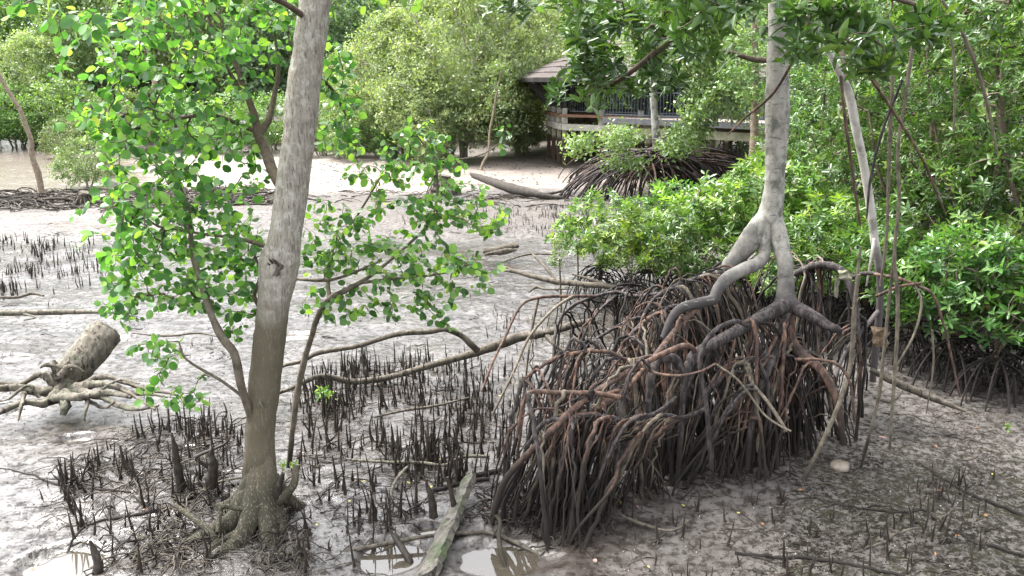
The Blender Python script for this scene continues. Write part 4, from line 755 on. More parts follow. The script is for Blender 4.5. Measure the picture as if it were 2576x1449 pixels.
ST1 = [[[0, 0, .7, .05], [.05, .05, 1.5, .045], [-.1, .1, 2.6, .035], [.1, 0, 3.8, .02], [0, 0, 4.8, .01]], [[.02, 0, 1.2, .03], [.5, .2, 2.0, .024], [.8, .1, 3.0, .014]], [[0, 0, 1.0, .03], [-.5, -.2, 1.7, .02], [-.9, 0, 2.6, .012]]]
WA = proto_whorl('mangrove_tree', [(0, 0, 3.4, 1.5, 1.4, 1.7), (.7, .1, 1.9, 1.1, 1.1, .9), (-.8, 0, 2.2, 1.0, 1.0, 1.0), (0, -.5, 1.7, 1.1, .9, .7), (.1, 0, 4.6, .9, .9, .8)], 700, .13, L_WALL, ST1, True, 70, 1.1)
WB = proto_whorl('mangrove_tree', [(0, 0, 2.8, 1.6, 1.3, 1.2), (.9, .1, 3.8, 1.0, 1.0, .9), (-.7, 0, 4.2, 1.0, 1.0, 1.0), (-.3, -.4, 1.9, 1.3, .9, .7)], 600, .12, L_WALL, ST1, True, 60, 1.1)
mg = 'mangroves massed at the right'
for i, (px, Y, s, lb) in enumerate([(2310, 12.4, 1.0, 'leafy mangrove just right of the long hanging root'), (2480, 11.4, 1.0, 'leafy mangrove near the right edge above the dark mud'), (2640, 10.6, 1.05, 'mangrove cut by the right edge of the photo'), (2130, 14.6, 1.0, 'mangrove behind the pale bent sapling'), (2045, 17.5, .95, 'mangrove directly behind the pale trunk'),
                       (2240, 15.8, 1.1, 'taller mangrove between the hanging roots'), (2420, 14.6, 1.15, 'taller mangrove in the second row at the right'), (2580, 13.8, 1.2, 'second-row mangrove at the right edge'), (2100, 18.5, 1.15, 'mangrove at the back right of the pale trunk'), (2330, 18.5, 1.3, 'tall back mangrove at upper right'), (2500, 17.5, 1.3, 'tall back mangrove in the upper right corner'),
                       (2700, 15, 1.3, 'outer mangrove beyond the upper right corner'), (2230, 22, 1.45, 'tall mangrove closing the boardwalk end'), (2800, 12, 1.1, 'outermost mangrove on the right'), (2060, 26, 1.2, 'mangrove rising over the right end of the boardwalk')]):
    put(WA if i % 2 == 0 else WB, px, Y, s, lb, 'mangrove tree', mg)
ST2 = [[[.03 * k, .02, .35, .014], [.12 * math.cos(k * 1.3), .12 * math.sin(k * 1.3), .8, .012], [.45 * math.cos(k * 1.3), .4 * math.sin(k * 1.3), 1.4, .007]] for k in range(5)]
SA = proto_whorl('mangrove_bush', [(0, 0, 1.35, .95, .85, .5), (.6, 0, 1.15, .5, .5, .4), (-.6, .1, 1.2, .5, .5, .45), (0, -.3, 1.7, .5, .4, .35)], 270, .145, L_SHRUB, ST2, False, 46, .7, nmin=6, nmax=10)
SB = proto_whorl('mangrove_bush', [(0, 0, 1.2, .8, .8, .55), (.5, .3, 1.6, .45, .45, .4), (-.45, -.2, 1.45, .5, .5, .4), (.2, -.5, .95, .6, .4, .4)], 240, .15, L_SHRUB, ST2, False, 40, .7, nmin=6, nmax=10)
for i, (px, Y, s, lb) in enumerate([(1520, 13.6, .86, 'fresh green low mangrove bush, leftmost over the bright mud'), (1640, 14.0, .84, 'fresh green bush in front of the distant root mound'), (1600, 12.6, .8, 'fresh green bush drooping above the thin arching roots'), (1755, 13.8, 1.02, 'taller fresh green bush left of the pale trunk'), (1860, 13.2, 1.2, 'fresh green bush touching the pale trunk'), (1760, 12.2, .9, 'shadier bush low left of the forked trunk'),
                       (2030, 13.0, 1.1, 'bright bush right behind the forked trunk'), (2110, 12.0, 1.0, 'bush behind the fork and the pale bent sapling'), (1960, 14.6, 1.2, 'bush filling in behind the pale trunk'), (2330, 10.0, .98, 'large-leaved low bush right of the long hanging root'), (2450, 9.4, .95, 'large-leaved low bush over the dark mud'), (2575, 8.9, .98, 'large-leaved low bush at the right edge'),
                       (2210, 11.0, .95, 'bush half hidden by the hanging roots'), (2660, 9.2, 1.0, 'low bush just beyond the right edge'), (2050, 11.0, .8, 'small shaded bush behind the forked trunk legs')]):
    put(SA if i % 2 == 0 else SB, px, Y, s, lb, 'mangrove bush', 'low mangrove bushes', mats=L_WALL if px > 2180 or 'shad' in lb else None)  # bushes labelled as shaded get darker leaves, their shade put into the colour

# ------------------------------------------------------------------ the distant stilt rooted tree before the shelter
def far_mangrove():
    loc = G(1660, 500); root = empty('stilt_root_mangrove', loc)
    def part(mb, name, mat, kind=None):
        o = mb.build(name, mat, root, loc=loc); o.location = (0, 0, 0)
        if kind: o['kind'] = kind
    mb = MB(); Y0 = 25.2
    A = wood(mb, [(1665, 400, Y0, 34), (1655, 375, Y0, 24), (1650, 330, Y0, 19), (1646, 280, Y0, 17), (1641, 200, Y0, 17), (1636, 120, Y0, 15), (1630, 20, Y0, 13), (1625, -80, Y0, 9)], 50, 12, .06, 3); part(mb, 'trunk', BARK_R)
    mb = MB(); top = at(1655, 378, Y0)
    for k in range(300):
        f = G(1620 + 220 * rng.uniform(-1, 1), rng.uniform(450, 515), -.05) if k < 215 else G(1800 + rng.uniform(-1, 1) * 180, rng.uniform(440, 470), -.05)
        s = top + [rng.normal(0, .25), rng.normal(0, .2), -rng.uniform(0, .5)]; o = f - s; h = s[2] - f[2]; o[2] = 0
        tube(mb, bez(s, s + o * .45 + [0, 0, h * .12], f - o * .12 + [0, 0, h * rng.uniform(.4, .75)], f, 14), rng.uniform(.014, .032), 5, .15, 4, mat=int(rng.choice([0, 0, 1])))
    part(mb, 'prop_roots', [ROOT_D, ROOT_R], 'stuff')
    SK = [(A[20:, :3], A[20:, 3])]
    T = blob_targets([(1560, 350, 50, 22, 23, 24.5, 20), (1470, 370, 34, 26, 23, 24.5, 12), (1570, 410, 50, 14, 23.2, 24, 9), (1765, 270, 50, 60, 23, 25, 44), (1715, 350, 50, 40, 23, 25, 30), (1780, 200, 80, 60, 23.5, 26, 60), (1680, 150, 80, 60, 24, 26.5, 50), (1860, 240, 30, 60, 23.5, 25.5, 20), (1600, 130, 60, 50, 24, 26, 20), (1700, 40, 120, 80, 24, 27, 60), (1810, 120, 90, 60, 23.5, 26, 54), (1660, 480, 18, 12, 23, 23.4, 6)])
    ch, rad = grow(SK, T, .3, .1, 0, tip=.005); mb = MB(); twigs(mb, ch, rad, .004); part(mb, 'branches', TWIG_G)
    mb = MB(); clump_leaves(mb, OVAL, T, 46, .30, .12); part(mb, 'crown', L_PALE)
    tag(root, 'distant mangrove with slim trunk on a mound of dark prop roots before the shelter', 'mangrove tree')
far_mangrove()
def far_thin(rows, label, blobs, n=30):
    loc = at(*rows[0][:3]); root = empty('thin_tree', loc); mb = MB(); A = wood(mb, rows, n, 9, .12, 4)
    o = mb.build('trunk', plain_mat('thin_trunk_bark', (.13, .10, .07), (.26, .21, .15), 12, .9), root, loc=loc); o.location = (0, 0, 0)
    if blobs:
        T = blob_targets(blobs); ch, rad = grow([(A[8:, :3], A[8:, 3])], T, .3, .1, 0, tip=.005); mb = MB(); twigs(mb, ch, rad, .004); o = mb.build('branches', TWIG_G, root, loc=loc); o.location = (0, 0, 0)
        mb = MB(); clump_leaves(mb, OVAL, T, 26, .26, .12); o = mb.build('crown', L_PALE, root, loc=loc); o.location = (0, 0, 0)
    tag(root, label, 'tree')
far_thin([(107, 500, 26, 16), (104, 478, 26, 15), (94, 430, 26, 15), (80, 390, 26, 13), (78, 350, 26, 11), (62, 310, 26, 11), (52, 280, 26, 10), (28, 240, 26, 10), (-2, 190, 26, 9), (-30, 130, 26, 7)], 'thin crooked leaning tree at the far left on the low bank', [(-40, 120, 60, 60, 25, 27, 16)])
far_thin([(1897, 430, 22.5, 24), (1897, 380, 22.5, 24), (1898, 330, 22.5, 20), (1900, 260, 22.5, 18), (1900, 150, 22.5, 16), (1895, 0, 22.5, 12)], 'brown straight trunk in front of the boardwalk beam beside the pale trunk', [(1890, 60, 90, 90, 21.5, 24, 40), (1885, 210, 60, 60, 21.5, 23, 34), (1900, -80, 120, 90, 21, 24, 30)])
far_thin([(1208, 442, 33.5, 9), (1215, 410, 33.5, 7), (1228, 385, 33.5, 6), (1232, 330, 33.5, 5), (1240, 290, 33.5, 5), (1250, 230, 33.5, 4), (1262, 180, 33.5, 2.5)], 'slender pale-stemmed tree standing on the mud before the olive trees', [(1250, 220, 60, 70, 33, 34.5, 34)])
for px, py, w_, h_, lb in ((1112, 492, 52, 52, 'shaggy brown broken stump on the low bank behind the sapling leaves'), (213, 520, 34, 36, 'small dark stump on the low bank at the left')):
    Y = depth(py); mb = MB(); b = G(px, py, -.03); hh = h_ * Y / F; r = .5 * w_ * Y / F
    tube(mb, cr([b, b + [0, 0, hh * .5], b + [.05, 0, hh]], 14), np.linspace(r * 1.15, r * .75, 14), 14, .35, 6)
    for k in range(26):
        a = rng.uniform(0, 6.283); d = np.array([math.cos(a), math.sin(a), 0]); tube(mb, bez(b + d * r * .8 + [0, 0, hh * rng.uniform(.3, .9)], b + d * r * 1.2 + [0, 0, hh * .6], b + d * r * 1.5 + [0, 0, hh * .2], b + d * r * rng.uniform(1.4, 2.2), 8), rng.uniform(.012, .03), 5, .2, 5)
    tag(mb.build('tree_stump', DRIFT, None, loc=b), lb, 'stump')

# ------------------------------------------------------------------ shelter and boardwalk
def shelter():
    cx, cy, dz = 6.0, 36.6, 2.16; loc = np.array([cx, cy, float(gh(cx, cy))]); root = empty('shelter', loc)
    shing, t, b = M('roof_shingles'); v = coords(t, (1, 1, 1)); br = node(t, 'ShaderNodeTexBrick', Scale=3.0); t.links.new(v, br.inputs['Vector'])
    br.inputs['Color1'].default_value = (.042, .030, .027, 1); br.inputs['Color2'].default_value = (.062, .047, .042, 1); br.inputs['Mortar'].default_value = (.03, .022, .02, 1); t.links.new(br.outputs[0], b.inputs['Base Color']); b.inputs['Roughness'].default_value = .85
    dark = plain_mat('dark_timber', (.012, .011, .012), (.03, .027, .027), 6, .6); cream = plain_mat('pale_concrete', (.24, .235, .20), (.42, .41, .36), 3, .8); 
    pile = bark_mat('stained_pile', (.20, .19, .14), (.36, .34, .26), None, scale=5, bstr=.2, zlow=1.15, zc=(.05, .033, .024), zspan=.12)
    fas = plain_mat('deck_edge', (.13, .065, .035), (.20, .11, .065), 6, .7); shut = plain_mat('grey_rail_paint', (.035, .045, .055), (.06, .072, .085), 5, .5)
    def part(mb, name, mat, par=root):
        o = mb.build(name, mat, par, smooth=False, loc=loc); o.location = (0, 0, 0); return o
    an = [R(30.5 + 45 * k) for k in range(8)]
    ring = lambda r, z: np.array([[cx + r * math.cos(a), cy + r * math.sin(a), z] for a in an])
    mb = MB(); e = ring(6.0, 3.56); e2 = ring(6.0, 3.42); m1 = ring(.35, 5.95); i2 = ring(5.9, 3.42); im = ring(.3, 5.8)
    for k in range(8):
        j = (k + 1) % 8
        for q in range(11):                              # courses of shingles, each lapping the next
            f0, f1 = q / 11, (q + 1) / 11; A0 = e[k] + (m1[k] - e[k]) * f0; A1 = e[j] + (m1[j] - e[j]) * f0; B0 = e[k] + (m1[k] - e[k]) * f1; B1 = e[j] + (m1[j] - e[j]) * f1
            up = np.array([0, 0, .035]); mb.add([A0 + up, A1 + up, B1, B0, A0 - [0, 0, .01], A1 - [0, 0, .01]], [[0, 1, 2, 3], [4, 5, 1, 0]])
    mb.add(m1 + [0, 0, .01], np.arange(8)); part(mb, 'roof', shing)
    mb = MB()
    for k in range(8):
        j = (k + 1) % 8; mb.add([e[k] - [0, 0, .012], e[j] - [0, 0, .012], e2[j], e2[k]], [0, 3, 2, 1]); mb.add([i2[k], i2[j], im[j], im[k]], [0, 3, 2, 1]); beam(mb, e2[k] * [1, 1, 0] + [0, 0, 3.40], im[k], .08, .12)
    part(mb, 'eave', dark)
    dk = ring(4.7, dz); dl = ring(4.7, dz - .1)
    mb = MB(); mb.add(dk, np.arange(8)); mb.add(dl, np.arange(8)[::-1]); 
    for k in range(8): mb.add([dl[k], dl[(k + 1) % 8], dk[(k + 1) % 8], dk[k]], [0, 1, 2, 3])
    part(mb, 'floor', fas)
    bm = ring(4.55, dz - .5)
    for k in range(8):
        mb = MB(); a_, b_ = bm[k], bm[(k + 1) % 8]; beam(mb, a_, b_, .22, .24); part(mb, 'floor_beam', cream)
    pts = [ring(4.5, 0)[k] for k in range(8)] + [ring(4.5, 0)[3] * (1 - f) + ring(4.5, 0)[4] * f for f in (.33, .67)] + [ring(4.5, 0)[5] * .5 + ring(4.5, 0)[4] * .5]
    for p in pts:
        g = float(gh(p[0], p[1])); mb = MB(); box(mb, (p[0], p[1], (g - .2 + dz - .64) / 2), (.16, .16, dz - .64 - g + .2)); part(mb, 'pile', pile)
        mb = MB(); box(mb, (p[0], p[1], dz - .24), (.23, .23, .27)); box(mb, (p[0], p[1], dz + .12), (.19, .19, .24)); part(mb, 'post_base', cream)
        d = norm(np.array([p[0] - cx, p[1] - cy, 0])); mb = MB(); q = np.array([p[0], p[1], dz + .24]); beam(mb, q, [p[0], p[1], 3.6], .13, .13); part(mb, 'post', dark)
        mb = MB(); beam(mb, q + [0, 0, .02] + d * .1, q * [1, 1, 0] + d * 1.15 + [0, 0, 3.42], .12, .12); beam(mb, q + [0, 0, .05] - d * .08, q * [1, 1, 0] - d * .9 + [0, 0, 3.9], .1, .1); part(mb, 'brace', dark)
    R_ = ring(4.35, 0)
    for k in range(8):
        if k == 6: continue
        a_, b_ = R_[k], R_[(k + 1) % 8]; mb = MB(); beam(mb, a_ + [0, 0, dz + 1.08], b_ + [0, 0, dz + 1.08], .09, .05); beam(mb, a_ + [0, 0, dz + .12], b_ + [0, 0, dz + .12], .05, .04)
        for f in np.linspace(0, 1, 30): p = a_ + (b_ - a_) * f; box(mb, (p[0], p[1], dz + .6), (.022, .022, .94))
        part(mb, 'railing', shut)
    tag(root, 'open octagonal timber shelter with brown shingle roof on pale piles over the mud', 'shelter')
    # boardwalk
    A = np.array([3.35, 31.2, dz]); B = np.array([10.6, 24.6, dz]); Cc = np.array([17.5, 23.4, dz]); W = 2.0
    loc2 = np.array([A[0], A[1], 0]); r2 = empty('boardwalk', loc2)
    def part2(mb, name, mat):
        o = mb.build(name, mat, r2, smooth=False, loc=loc2); o.location = (0, 0, 0); return o
    greyd = plain_mat('dark_deck_edge', (.05, .05, .055), (.09, .09, .10), 5, .6); deckm = plain_mat('deck_boards', (.12, .10, .085), (.2, .17, .145), 4, .8, (1, 8, 1))
    mossy = plain_mat('mossy_beam', (.13, .13, .075), (.24, .235, .16), 4, .85)
    for (P, Q) in ((A, B), (B, Cc)):
        d = norm(Q - P); n = np.array([-d[1], d[0], 0]); 
        if n[1] < 0: n = -n
        L = np.linalg.norm(Q - P); mb = MB(); beam(mb, P + n * W / 2 - [0, 0, .04], Q + n * W / 2 - [0, 0, .04], W, .06); part2(mb, 'deck', deckm)
        mb = MB(); beam(mb, P - n * .03 - [0, 0, .1], Q - n * .03 - [0, 0, .1], .06, .2); beam(mb, P + n * (W + .03) - [0, 0, .1], Q + n * (W + .03) - [0, 0, .1], .06, .2); part2(mb, 'fascia', greyd)
        for off in (.15, W - .15):
            mb = MB(); beam(mb, P + n * off - [0, 0, .46], Q + n * off - [0, 0, .46], .2, .27); part2(mb, 'beam', mossy)
            k = int(L / 2.9); 
            for i in range(k + 1):
                p = P + d * (L * (i + .3) / (k + .6)) + n * off; g = float(gh(p[0], p[1])); mb = MB(); box(mb, (p[0], p[1], (g - .2 + dz - .60) / 2), (.24, .24, dz - .60 - g + .2), rz=math.atan2(d[1], d[0])); part2(mb, 'pile', pile)
                mb = MB(); box(mb, (p[0], p[1], dz - .265), (.42, .3, .13), rz=math.atan2(d[1], d[0])); part2(mb, 'pile_cap', cream)
        for off in (.05, W - .05):
            a_, b_ = P + n * off, Q + n * off; m_ = MB(); beam(m_, a_ + [0, 0, 1.1], b_ + [0, 0, 1.1], .1, .05); beam(m_, a_ + [0, 0, .9], b_ + [0, 0, .9], .03, .03); beam(m_, a_ + [0, 0, .12], b_ + [0, 0, .12], .04, .04)
            for f in np.linspace(0, 1, int(L / .13)): p = a_ + (b_ - a_) * f; box(m_, (p[0], p[1], dz + .5), (.02, .02, .78))
            for f in np.linspace(0, 1, int(L / 1.5)): p = a_ + (b_ - a_) * f; box(m_, (p[0], p[1], dz + .55), (.07, .07, 1.06))
            part2(m_, 'railing', shut)
    tag(r2, 'raised boardwalk with dark grey railings crossing behind the trees to the shelter', 'boardwalk')
shelter()

# ------------------------------------------------------------------ breathing roots standing in the mud
def inpoly(x, y, P):
    c = False; n = len(P); j = n - 1
    for i in range(n):
        if (P[i][1] > y) != (P[j][1] > y) and x < (P[j][0] - P[i][0]) * (y - P[i][1]) / (P[j][1] - P[i][1]) + P[i][0]: c = not c
        j = i
    return c
def sample(P, n, clump=.55):
    """n places spread over the mud seen inside a picture polygon, partly in clumps"""
    xs = [p[0] for p in P]; ys = [p[1] for p in P]; o = []; Y0, Y1 = depth(max(ys)), depth(min(ys)); seeds = []
    while len(o) < n:
        if seeds and rng.random() < clump:
            s = seeds[rng.integers(0, len(seeds))]; X, Y = s[0] + rng.normal(0, .13), s[1] + rng.normal(0, .13)
        else:
            Y = rng.uniform(Y0, Y1); X = (rng.uniform(min(xs), max(xs)) - 1288) / F * Y * 1.03
            if rng.random() > Y / Y1: continue
        px, py = proj(X, Y, 0)
        if inpoly(px, py, P):
            o.append((X, Y)); seeds.append((X, Y))
    return o
def proj(X, Y, Z):
    dz = Z - CAM_H; zc = Y * CP - dz * SP; yc = Y * SP + dz * CP
    return 1288 + F * X / zc, 724.5 - F * yc / zc
def spike_mb(mb, base, h, r, lean, mat=0, sides=7, forks=0):
    n = 11; u = np.linspace(0, 1, n); a = rng.uniform(0, 6.283); bend = rng.normal(0, .05) * h
    p = base + np.stack([lean[0] * u * h + bend * np.sin(u * 3.14) * math.cos(a), lean[1] * u * h + bend * np.sin(u * 3.14) * math.sin(a), u * h - .03], 1)
    rr = r * (1.15 - .8 * u ** .9 + 1.1 * np.exp(-u * 11)) ; rr[-1] = r * .12
    tube(mb, p, rr, sides, .22, 1.2 / max(r, .004) * .35, mat=mat, rnd=rng.random())
    for _ in range(forks):
        k = int(rng.integers(2, 6)); q = p[k] + [rng.normal(0, .02), rng.normal(0, .02), 0]; L = h * rng.uniform(.25, .6); d = norm([rng.normal(0, .5), rng.normal(0, .5), 1.6])
        tube(mb, [p[k], p[k] * .4 + q * .6 + d * L * .3, q + d * L], [r * .7, r * .6, r * .12], sides - 1, .2, 20, mat=mat)
PROT = []
for k in range(16):
    mb = MB(); spike_mb(mb, np.zeros(3), .25, [.0085, .011, .0075, .013][k % 4], rng.normal(0, .1, 2), sides=9, forks=[0, 0, 0, 1, 2, 0, 0, 1][k % 8])
    if k in (6, 11, 15):
        for q in range(6):
            a = rng.uniform(0, 6.283); d = np.array([math.cos(a), math.sin(a), 0]); tube(mb, bez(np.array([0, 0, .04]), d * .03 + [0, 0, .03], d * .06 + [0, 0, .01], d * .10 + [0, 0, -.02], 7), np.linspace(.006, .003, 7), 5, .2, 20)
    PROT.append(mb)
first = {}
def place_spike(X, Y, h, lab, grp):
    k = int(rng.integers(0, 16)); z = float(gh(X, Y))
    if k not in first: o = PROT[k].build('breathing_root', SPIKE); first[k] = o
    else: o = first[k].copy(); COL.objects.link(o)
    s = h / .25; o.location = (X, Y, z - .004); t_ = s ** .6 if s > 1 else s ** .45; o.scale = (t_, t_, s); o.rotation_euler = (rng.normal(0, .06), rng.normal(0, .06), rng.uniform(0, 6.283))
    tag(o, lab, 'breathing root', grp)
MID = [(725, 1449), (712, 1100), (760, 985), (900, 905), (1230, 905), (1340, 985), (1270, 1130), (1220, 1220), (1120, 1235), (1020, 1340), (930, 1449)]
LEFT = [(90, 1200), (260, 1150), (330, 1090), (560, 1060), (615, 1100), (610, 1250), (560, 1449), (340, 1449), (200, 1380), (120, 1340)]
BR = [(1560, 1400), (1650, 1300), (1900, 1260), (2300, 1240), (2576, 1190), (2600, 1500), (1560, 1500)]
FARL = [(-40, 600), (240, 615), (262, 700), (230, 735), (120, 740), (-40, 760)]
BAND = [(-60, 478), (260, 478), (700, 480), (720, 505), (700, 522), (-60, 530)]
BAND2 = [(1280, 530), (1450, 530), (1520, 560), (1560, 620), (1180, 600), (960, 560)]
NEARB = [(1200, 905), (1240, 780), (1420, 780), (1560, 900), (1560, 1010), (1340, 1010)]
UNDER = [(2230, 880), (2576, 860), (2576, 960), (2300, 960)]
gi = 0
indiv = []
for P, n, h0, h1, lab, grp, cl in ((MID, 760, .10, .40, 'dark pointed breathing root in the dense stand between the leaning trunk and the prop roots', 'breathing roots between the two trees', .5), (LEFT, 250, .09, .34, 'dark pointed breathing root in the tangle left of the leaning trunk base', 'breathing roots left of the leaning trunk', .5),
                            (BR, 96, .12, .27, 'lone stubby breathing root on the grey-brown mud at lower right', 'breathing roots at lower right', .25), (NEARB, 90, .10, .22, 'thin breathing root beside the forked fallen branch', 'breathing roots behind the fallen branch', .3)):
    for X, Y in sample(P, n, cl): indiv.append((Y, X, h0 + (h1 - h0) * rng.random() ** 1.5, lab, grp))
order = sorted(indiv, key=lambda a: a[0] - 1.2 * a[2] * 4)
for Y, X, h, lab, grp in order[:300]: place_spike(X, Y, h, lab, grp)
mb = MB()
def many(items, sides=6):
    for X, Y, h in items: spike_mb(mb, np.array([X, Y, float(gh(X, Y))]), h, rng.uniform(.008, .013) * (h / .25) ** .45, rng.normal(0, .09, 2), sides=sides, forks=int(rng.random() < .2))
many([(X, Y, h) for Y, X, h, _, _ in order[300:]])
many([(X, Y, rng.uniform(.10, .30)) for X, Y in sample(FARL, 260, .55)], 5)
many([(X, Y, rng.uniform(.10, .24)) for X, Y in sample(BAND, 520, .5)], 4)
many([(X, Y, rng.uniform(.08, .2)) for X, Y in sample(BAND2, 330, .5)], 4)
many([(X, Y, rng.uniform(.05, .13)) for X, Y in sample([(-60, 640), (250, 620), (700, 560), (1500, 620), (1400, 800), (700, 900), (-60, 1000)], 70, .5)], 5)
tag(mb.build('breathing_root_field', SPIKE), kind='stuff')
# a few big authored ones
for lst, lab in (([(232, 1475, 5.45, 30), (248, 1425, 5.47, 24), (236, 1385, 5.5, 17), (226, 1360, 5.5, 6)], 'large dark curved spike at the bottom edge left of the leaning trunk'), ([(455, 1230, 6.6, 26), (448, 1180, 6.6, 22), (440, 1130, 6.6, 15), (432, 1088, 6.6, 4)], 'tallest dark spike left of the leaning trunk'),
                 ([(345, 1192, 6.9, 14), (320, 1175, 6.9, 14), (308, 1150, 6.9, 10), (302, 1120, 6.9, 4)], 'hooked dark spike left on the bright wet mud'), ([(530, 1225, 6.5, 30), (536, 1170, 6.5, 26), (532, 1140, 6.5, 12), (536, 1120, 6.5, 4)], 'broad dark shark-fin spike beside the tallest spike'),
                 ([(690, 1290, 6.1, 22), (700, 1230, 6.1, 20), (712, 1190, 6.1, 10)], 'stout dark root spike against the trunk base'), ([(1090, 1300, 6.1, 26), (1085, 1250, 6.1, 18), (1075, 1225, 6.1, 11), (1072, 1205, 6.1, 6)], 'chunky forked root knob left of the plank'), ([(1145, 1290, 6.1, 20), (1135, 1240, 6.1, 13), (1125, 1200, 6.1, 8)], 'dark pointed root knob touching the plank top'),
                 ([(1280, 1449, 5.5, 12), (1262, 1400, 5.6, 13), (1255, 1350, 5.75, 12), (1258, 1310, 5.9, 11), (1236, 1290, 6.0, 8)], 'bent pale stick standing in the puddle right of the plank'), ([(1035, 1449, 5.55, 14), (1030, 1410, 5.6, 18), (1005, 1370, 5.7, 18), (990, 1345, 5.75, 12)], 'thick crooked dark root in the puddle left of the plank'),
                 ([(560, 1200, 6.9, 16), (520, 1170, 6.9, 14), (495, 1150, 6.9, 10), (560, 1120, 6.85, 7), (580, 1100, 6.8, 4)], 'crooked forked twig rising left of the trunk')):
    mb = MB(); A = wood(mb, lst, 24, 12, .22, 14); tag(mb.build('root_spike', SPIKE if 'pale' not in lab else ROOT_G, None, loc=A[0, :3]), lab, 'root spike')

# ------------------------------------------------------------------ tangled root litter and cable roots half sunk in the mud
mb = MB()
def litter(P, n, L0, L1, r0, r1, lift, flat=.6):
    for X, Y in sample(P, n, .3):
        L = rng.uniform(L0, L1); a = rng.normal(0, flat) + (0 if rng.random() < .5 else 3.14); k = 9; p = np.zeros((k, 3)); p[0, :2] = X, Y; hd = a
        for i in range(1, k): hd += rng.normal(0, .33); p[i, :2] = p[i - 1, :2] + np.array([math.cos(hd), math.sin(hd)]) * L / k
        l = rng.uniform(0, lift); p[:, 2] = gh(p[:, 0], p[:, 1]) + l * np.sin(np.linspace(.1, 3.0, k)) + rng.normal(0, .004, k)
        tube(mb, cr(p, 16), np.linspace(1, .5, 16) * rng.uniform(r0, r1), 5, .2, 20, mat=int(rng.choice([0, 0, 1])))
litter(LEFT, 420, .15, .6, .0035, .009, .10, 2); litter([(600, 1449), (560, 1260), (700, 1200), (760, 1449)], 160, .12, .4, .004, .01, .12, 2); litter(MID, 330, .1, .6, .003, .007, .02, .8); litter(BR, 110, .08, .4, .003, .008, .012, .7)
litter([(2150, 1050), (2576, 950), (2576, 1250), (2050, 1260)], 80, .15, .6, .003, .007, .015, .7); litter([(-60, 480), (720, 480), (720, 528), (-60, 540)], 620, .3, 1.6, .010, .035, .14, .5); litter([(760, 480), (1450, 490), (1500, 540), (1300, 530), (760, 520)], 120, .3, 1.2, .008, .02, .1, .5)
litter([(-60, 560), (1500, 560), (1400, 840), (700, 1000), (-60, 1100)], 210, .08, .5, .003, .009, .02, .5); litter([(1180, 1300), (1240, 1200), (1420, 1330), (1250, 1340)], 90, .1, .4, .004, .01, .06, 2); litter([(1240, 1240), (1650, 1230), (2150, 1130), (2150, 1200), (1700, 1290), (1500, 1400), (1260, 1400)], 170, .08, .35, .003, .008, .03, 2)
tag(mb.build('root_litter', [DRIFT_K, DRIFT]), kind='stuff')
# small crumbs of mud, shell and leaf bits
mb = MB()
def crumbs(P, n, s0, s1, mat):
    for X, Y in sample(P, n, .35):
        s = rng.uniform(s0, s1); th = np.linspace(0, 6.283, 6)[:-1] + rng.uniform(0, 6); r = s * rng.uniform(.5, 1.2, 5); z = float(gh(X, Y))
        v = [[X + r[i] * math.cos(th[i]), Y + r[i] * math.sin(th[i]), z - .003] for i in range(5)] + [[X + rng.normal(0, .2) * s, Y + rng.normal(0, .2) * s, z + s * rng.uniform(.3, .9)]]
        mb.add(v, [[i, (i + 1) % 5, 5] for i in range(5)], mat)
crumbs([(1450, 1420), (1650, 1290), (1950, 1250), (2250, 1130), (2620, 1000), (2620, 1500), (1450, 1500)], 2600, .005, .022, 0); crumbs([(2250, 1130), (2250, 900), (2620, 880), (2620, 1300), (2100, 1300)], 1500, .006, .024, 0); crumbs([(-60, 1050), (700, 1050), (1240, 1100), (1240, 1449), (-60, 1449)], 1500, .004, .014, 0); crumbs([(-60, 620), (1500, 620), (1400, 900), (700, 1050), (-60, 1080)], 1500, .007, .022, 0); crumbs([(2150, 900), (2576, 850), (2576, 1250), (2000, 1300)], 700, .005, .014, 0); crumbs(BR, 260, .003, .006, 1); crumbs([(-60, 560), (1500, 560), (1400, 840), (700, 1000), (-60, 1100)], 900, .006, .02, 0); crumbs(MID, 500, .004, .012, 0); crumbs([(-60, 1050), (330, 1050), (300, 1449), (-60, 1449)], 500, .004, .013, 0)
crumbs([(700, 410), (1500, 400), (1500, 475), (700, 475)], 700, .02, .06, 0)
tag(mb.build('mud_crumbs', [DRIFT_K, plain_mat('shell_bits', (.45, .42, .36), (.6, .56, .5))]), kind='stuff')
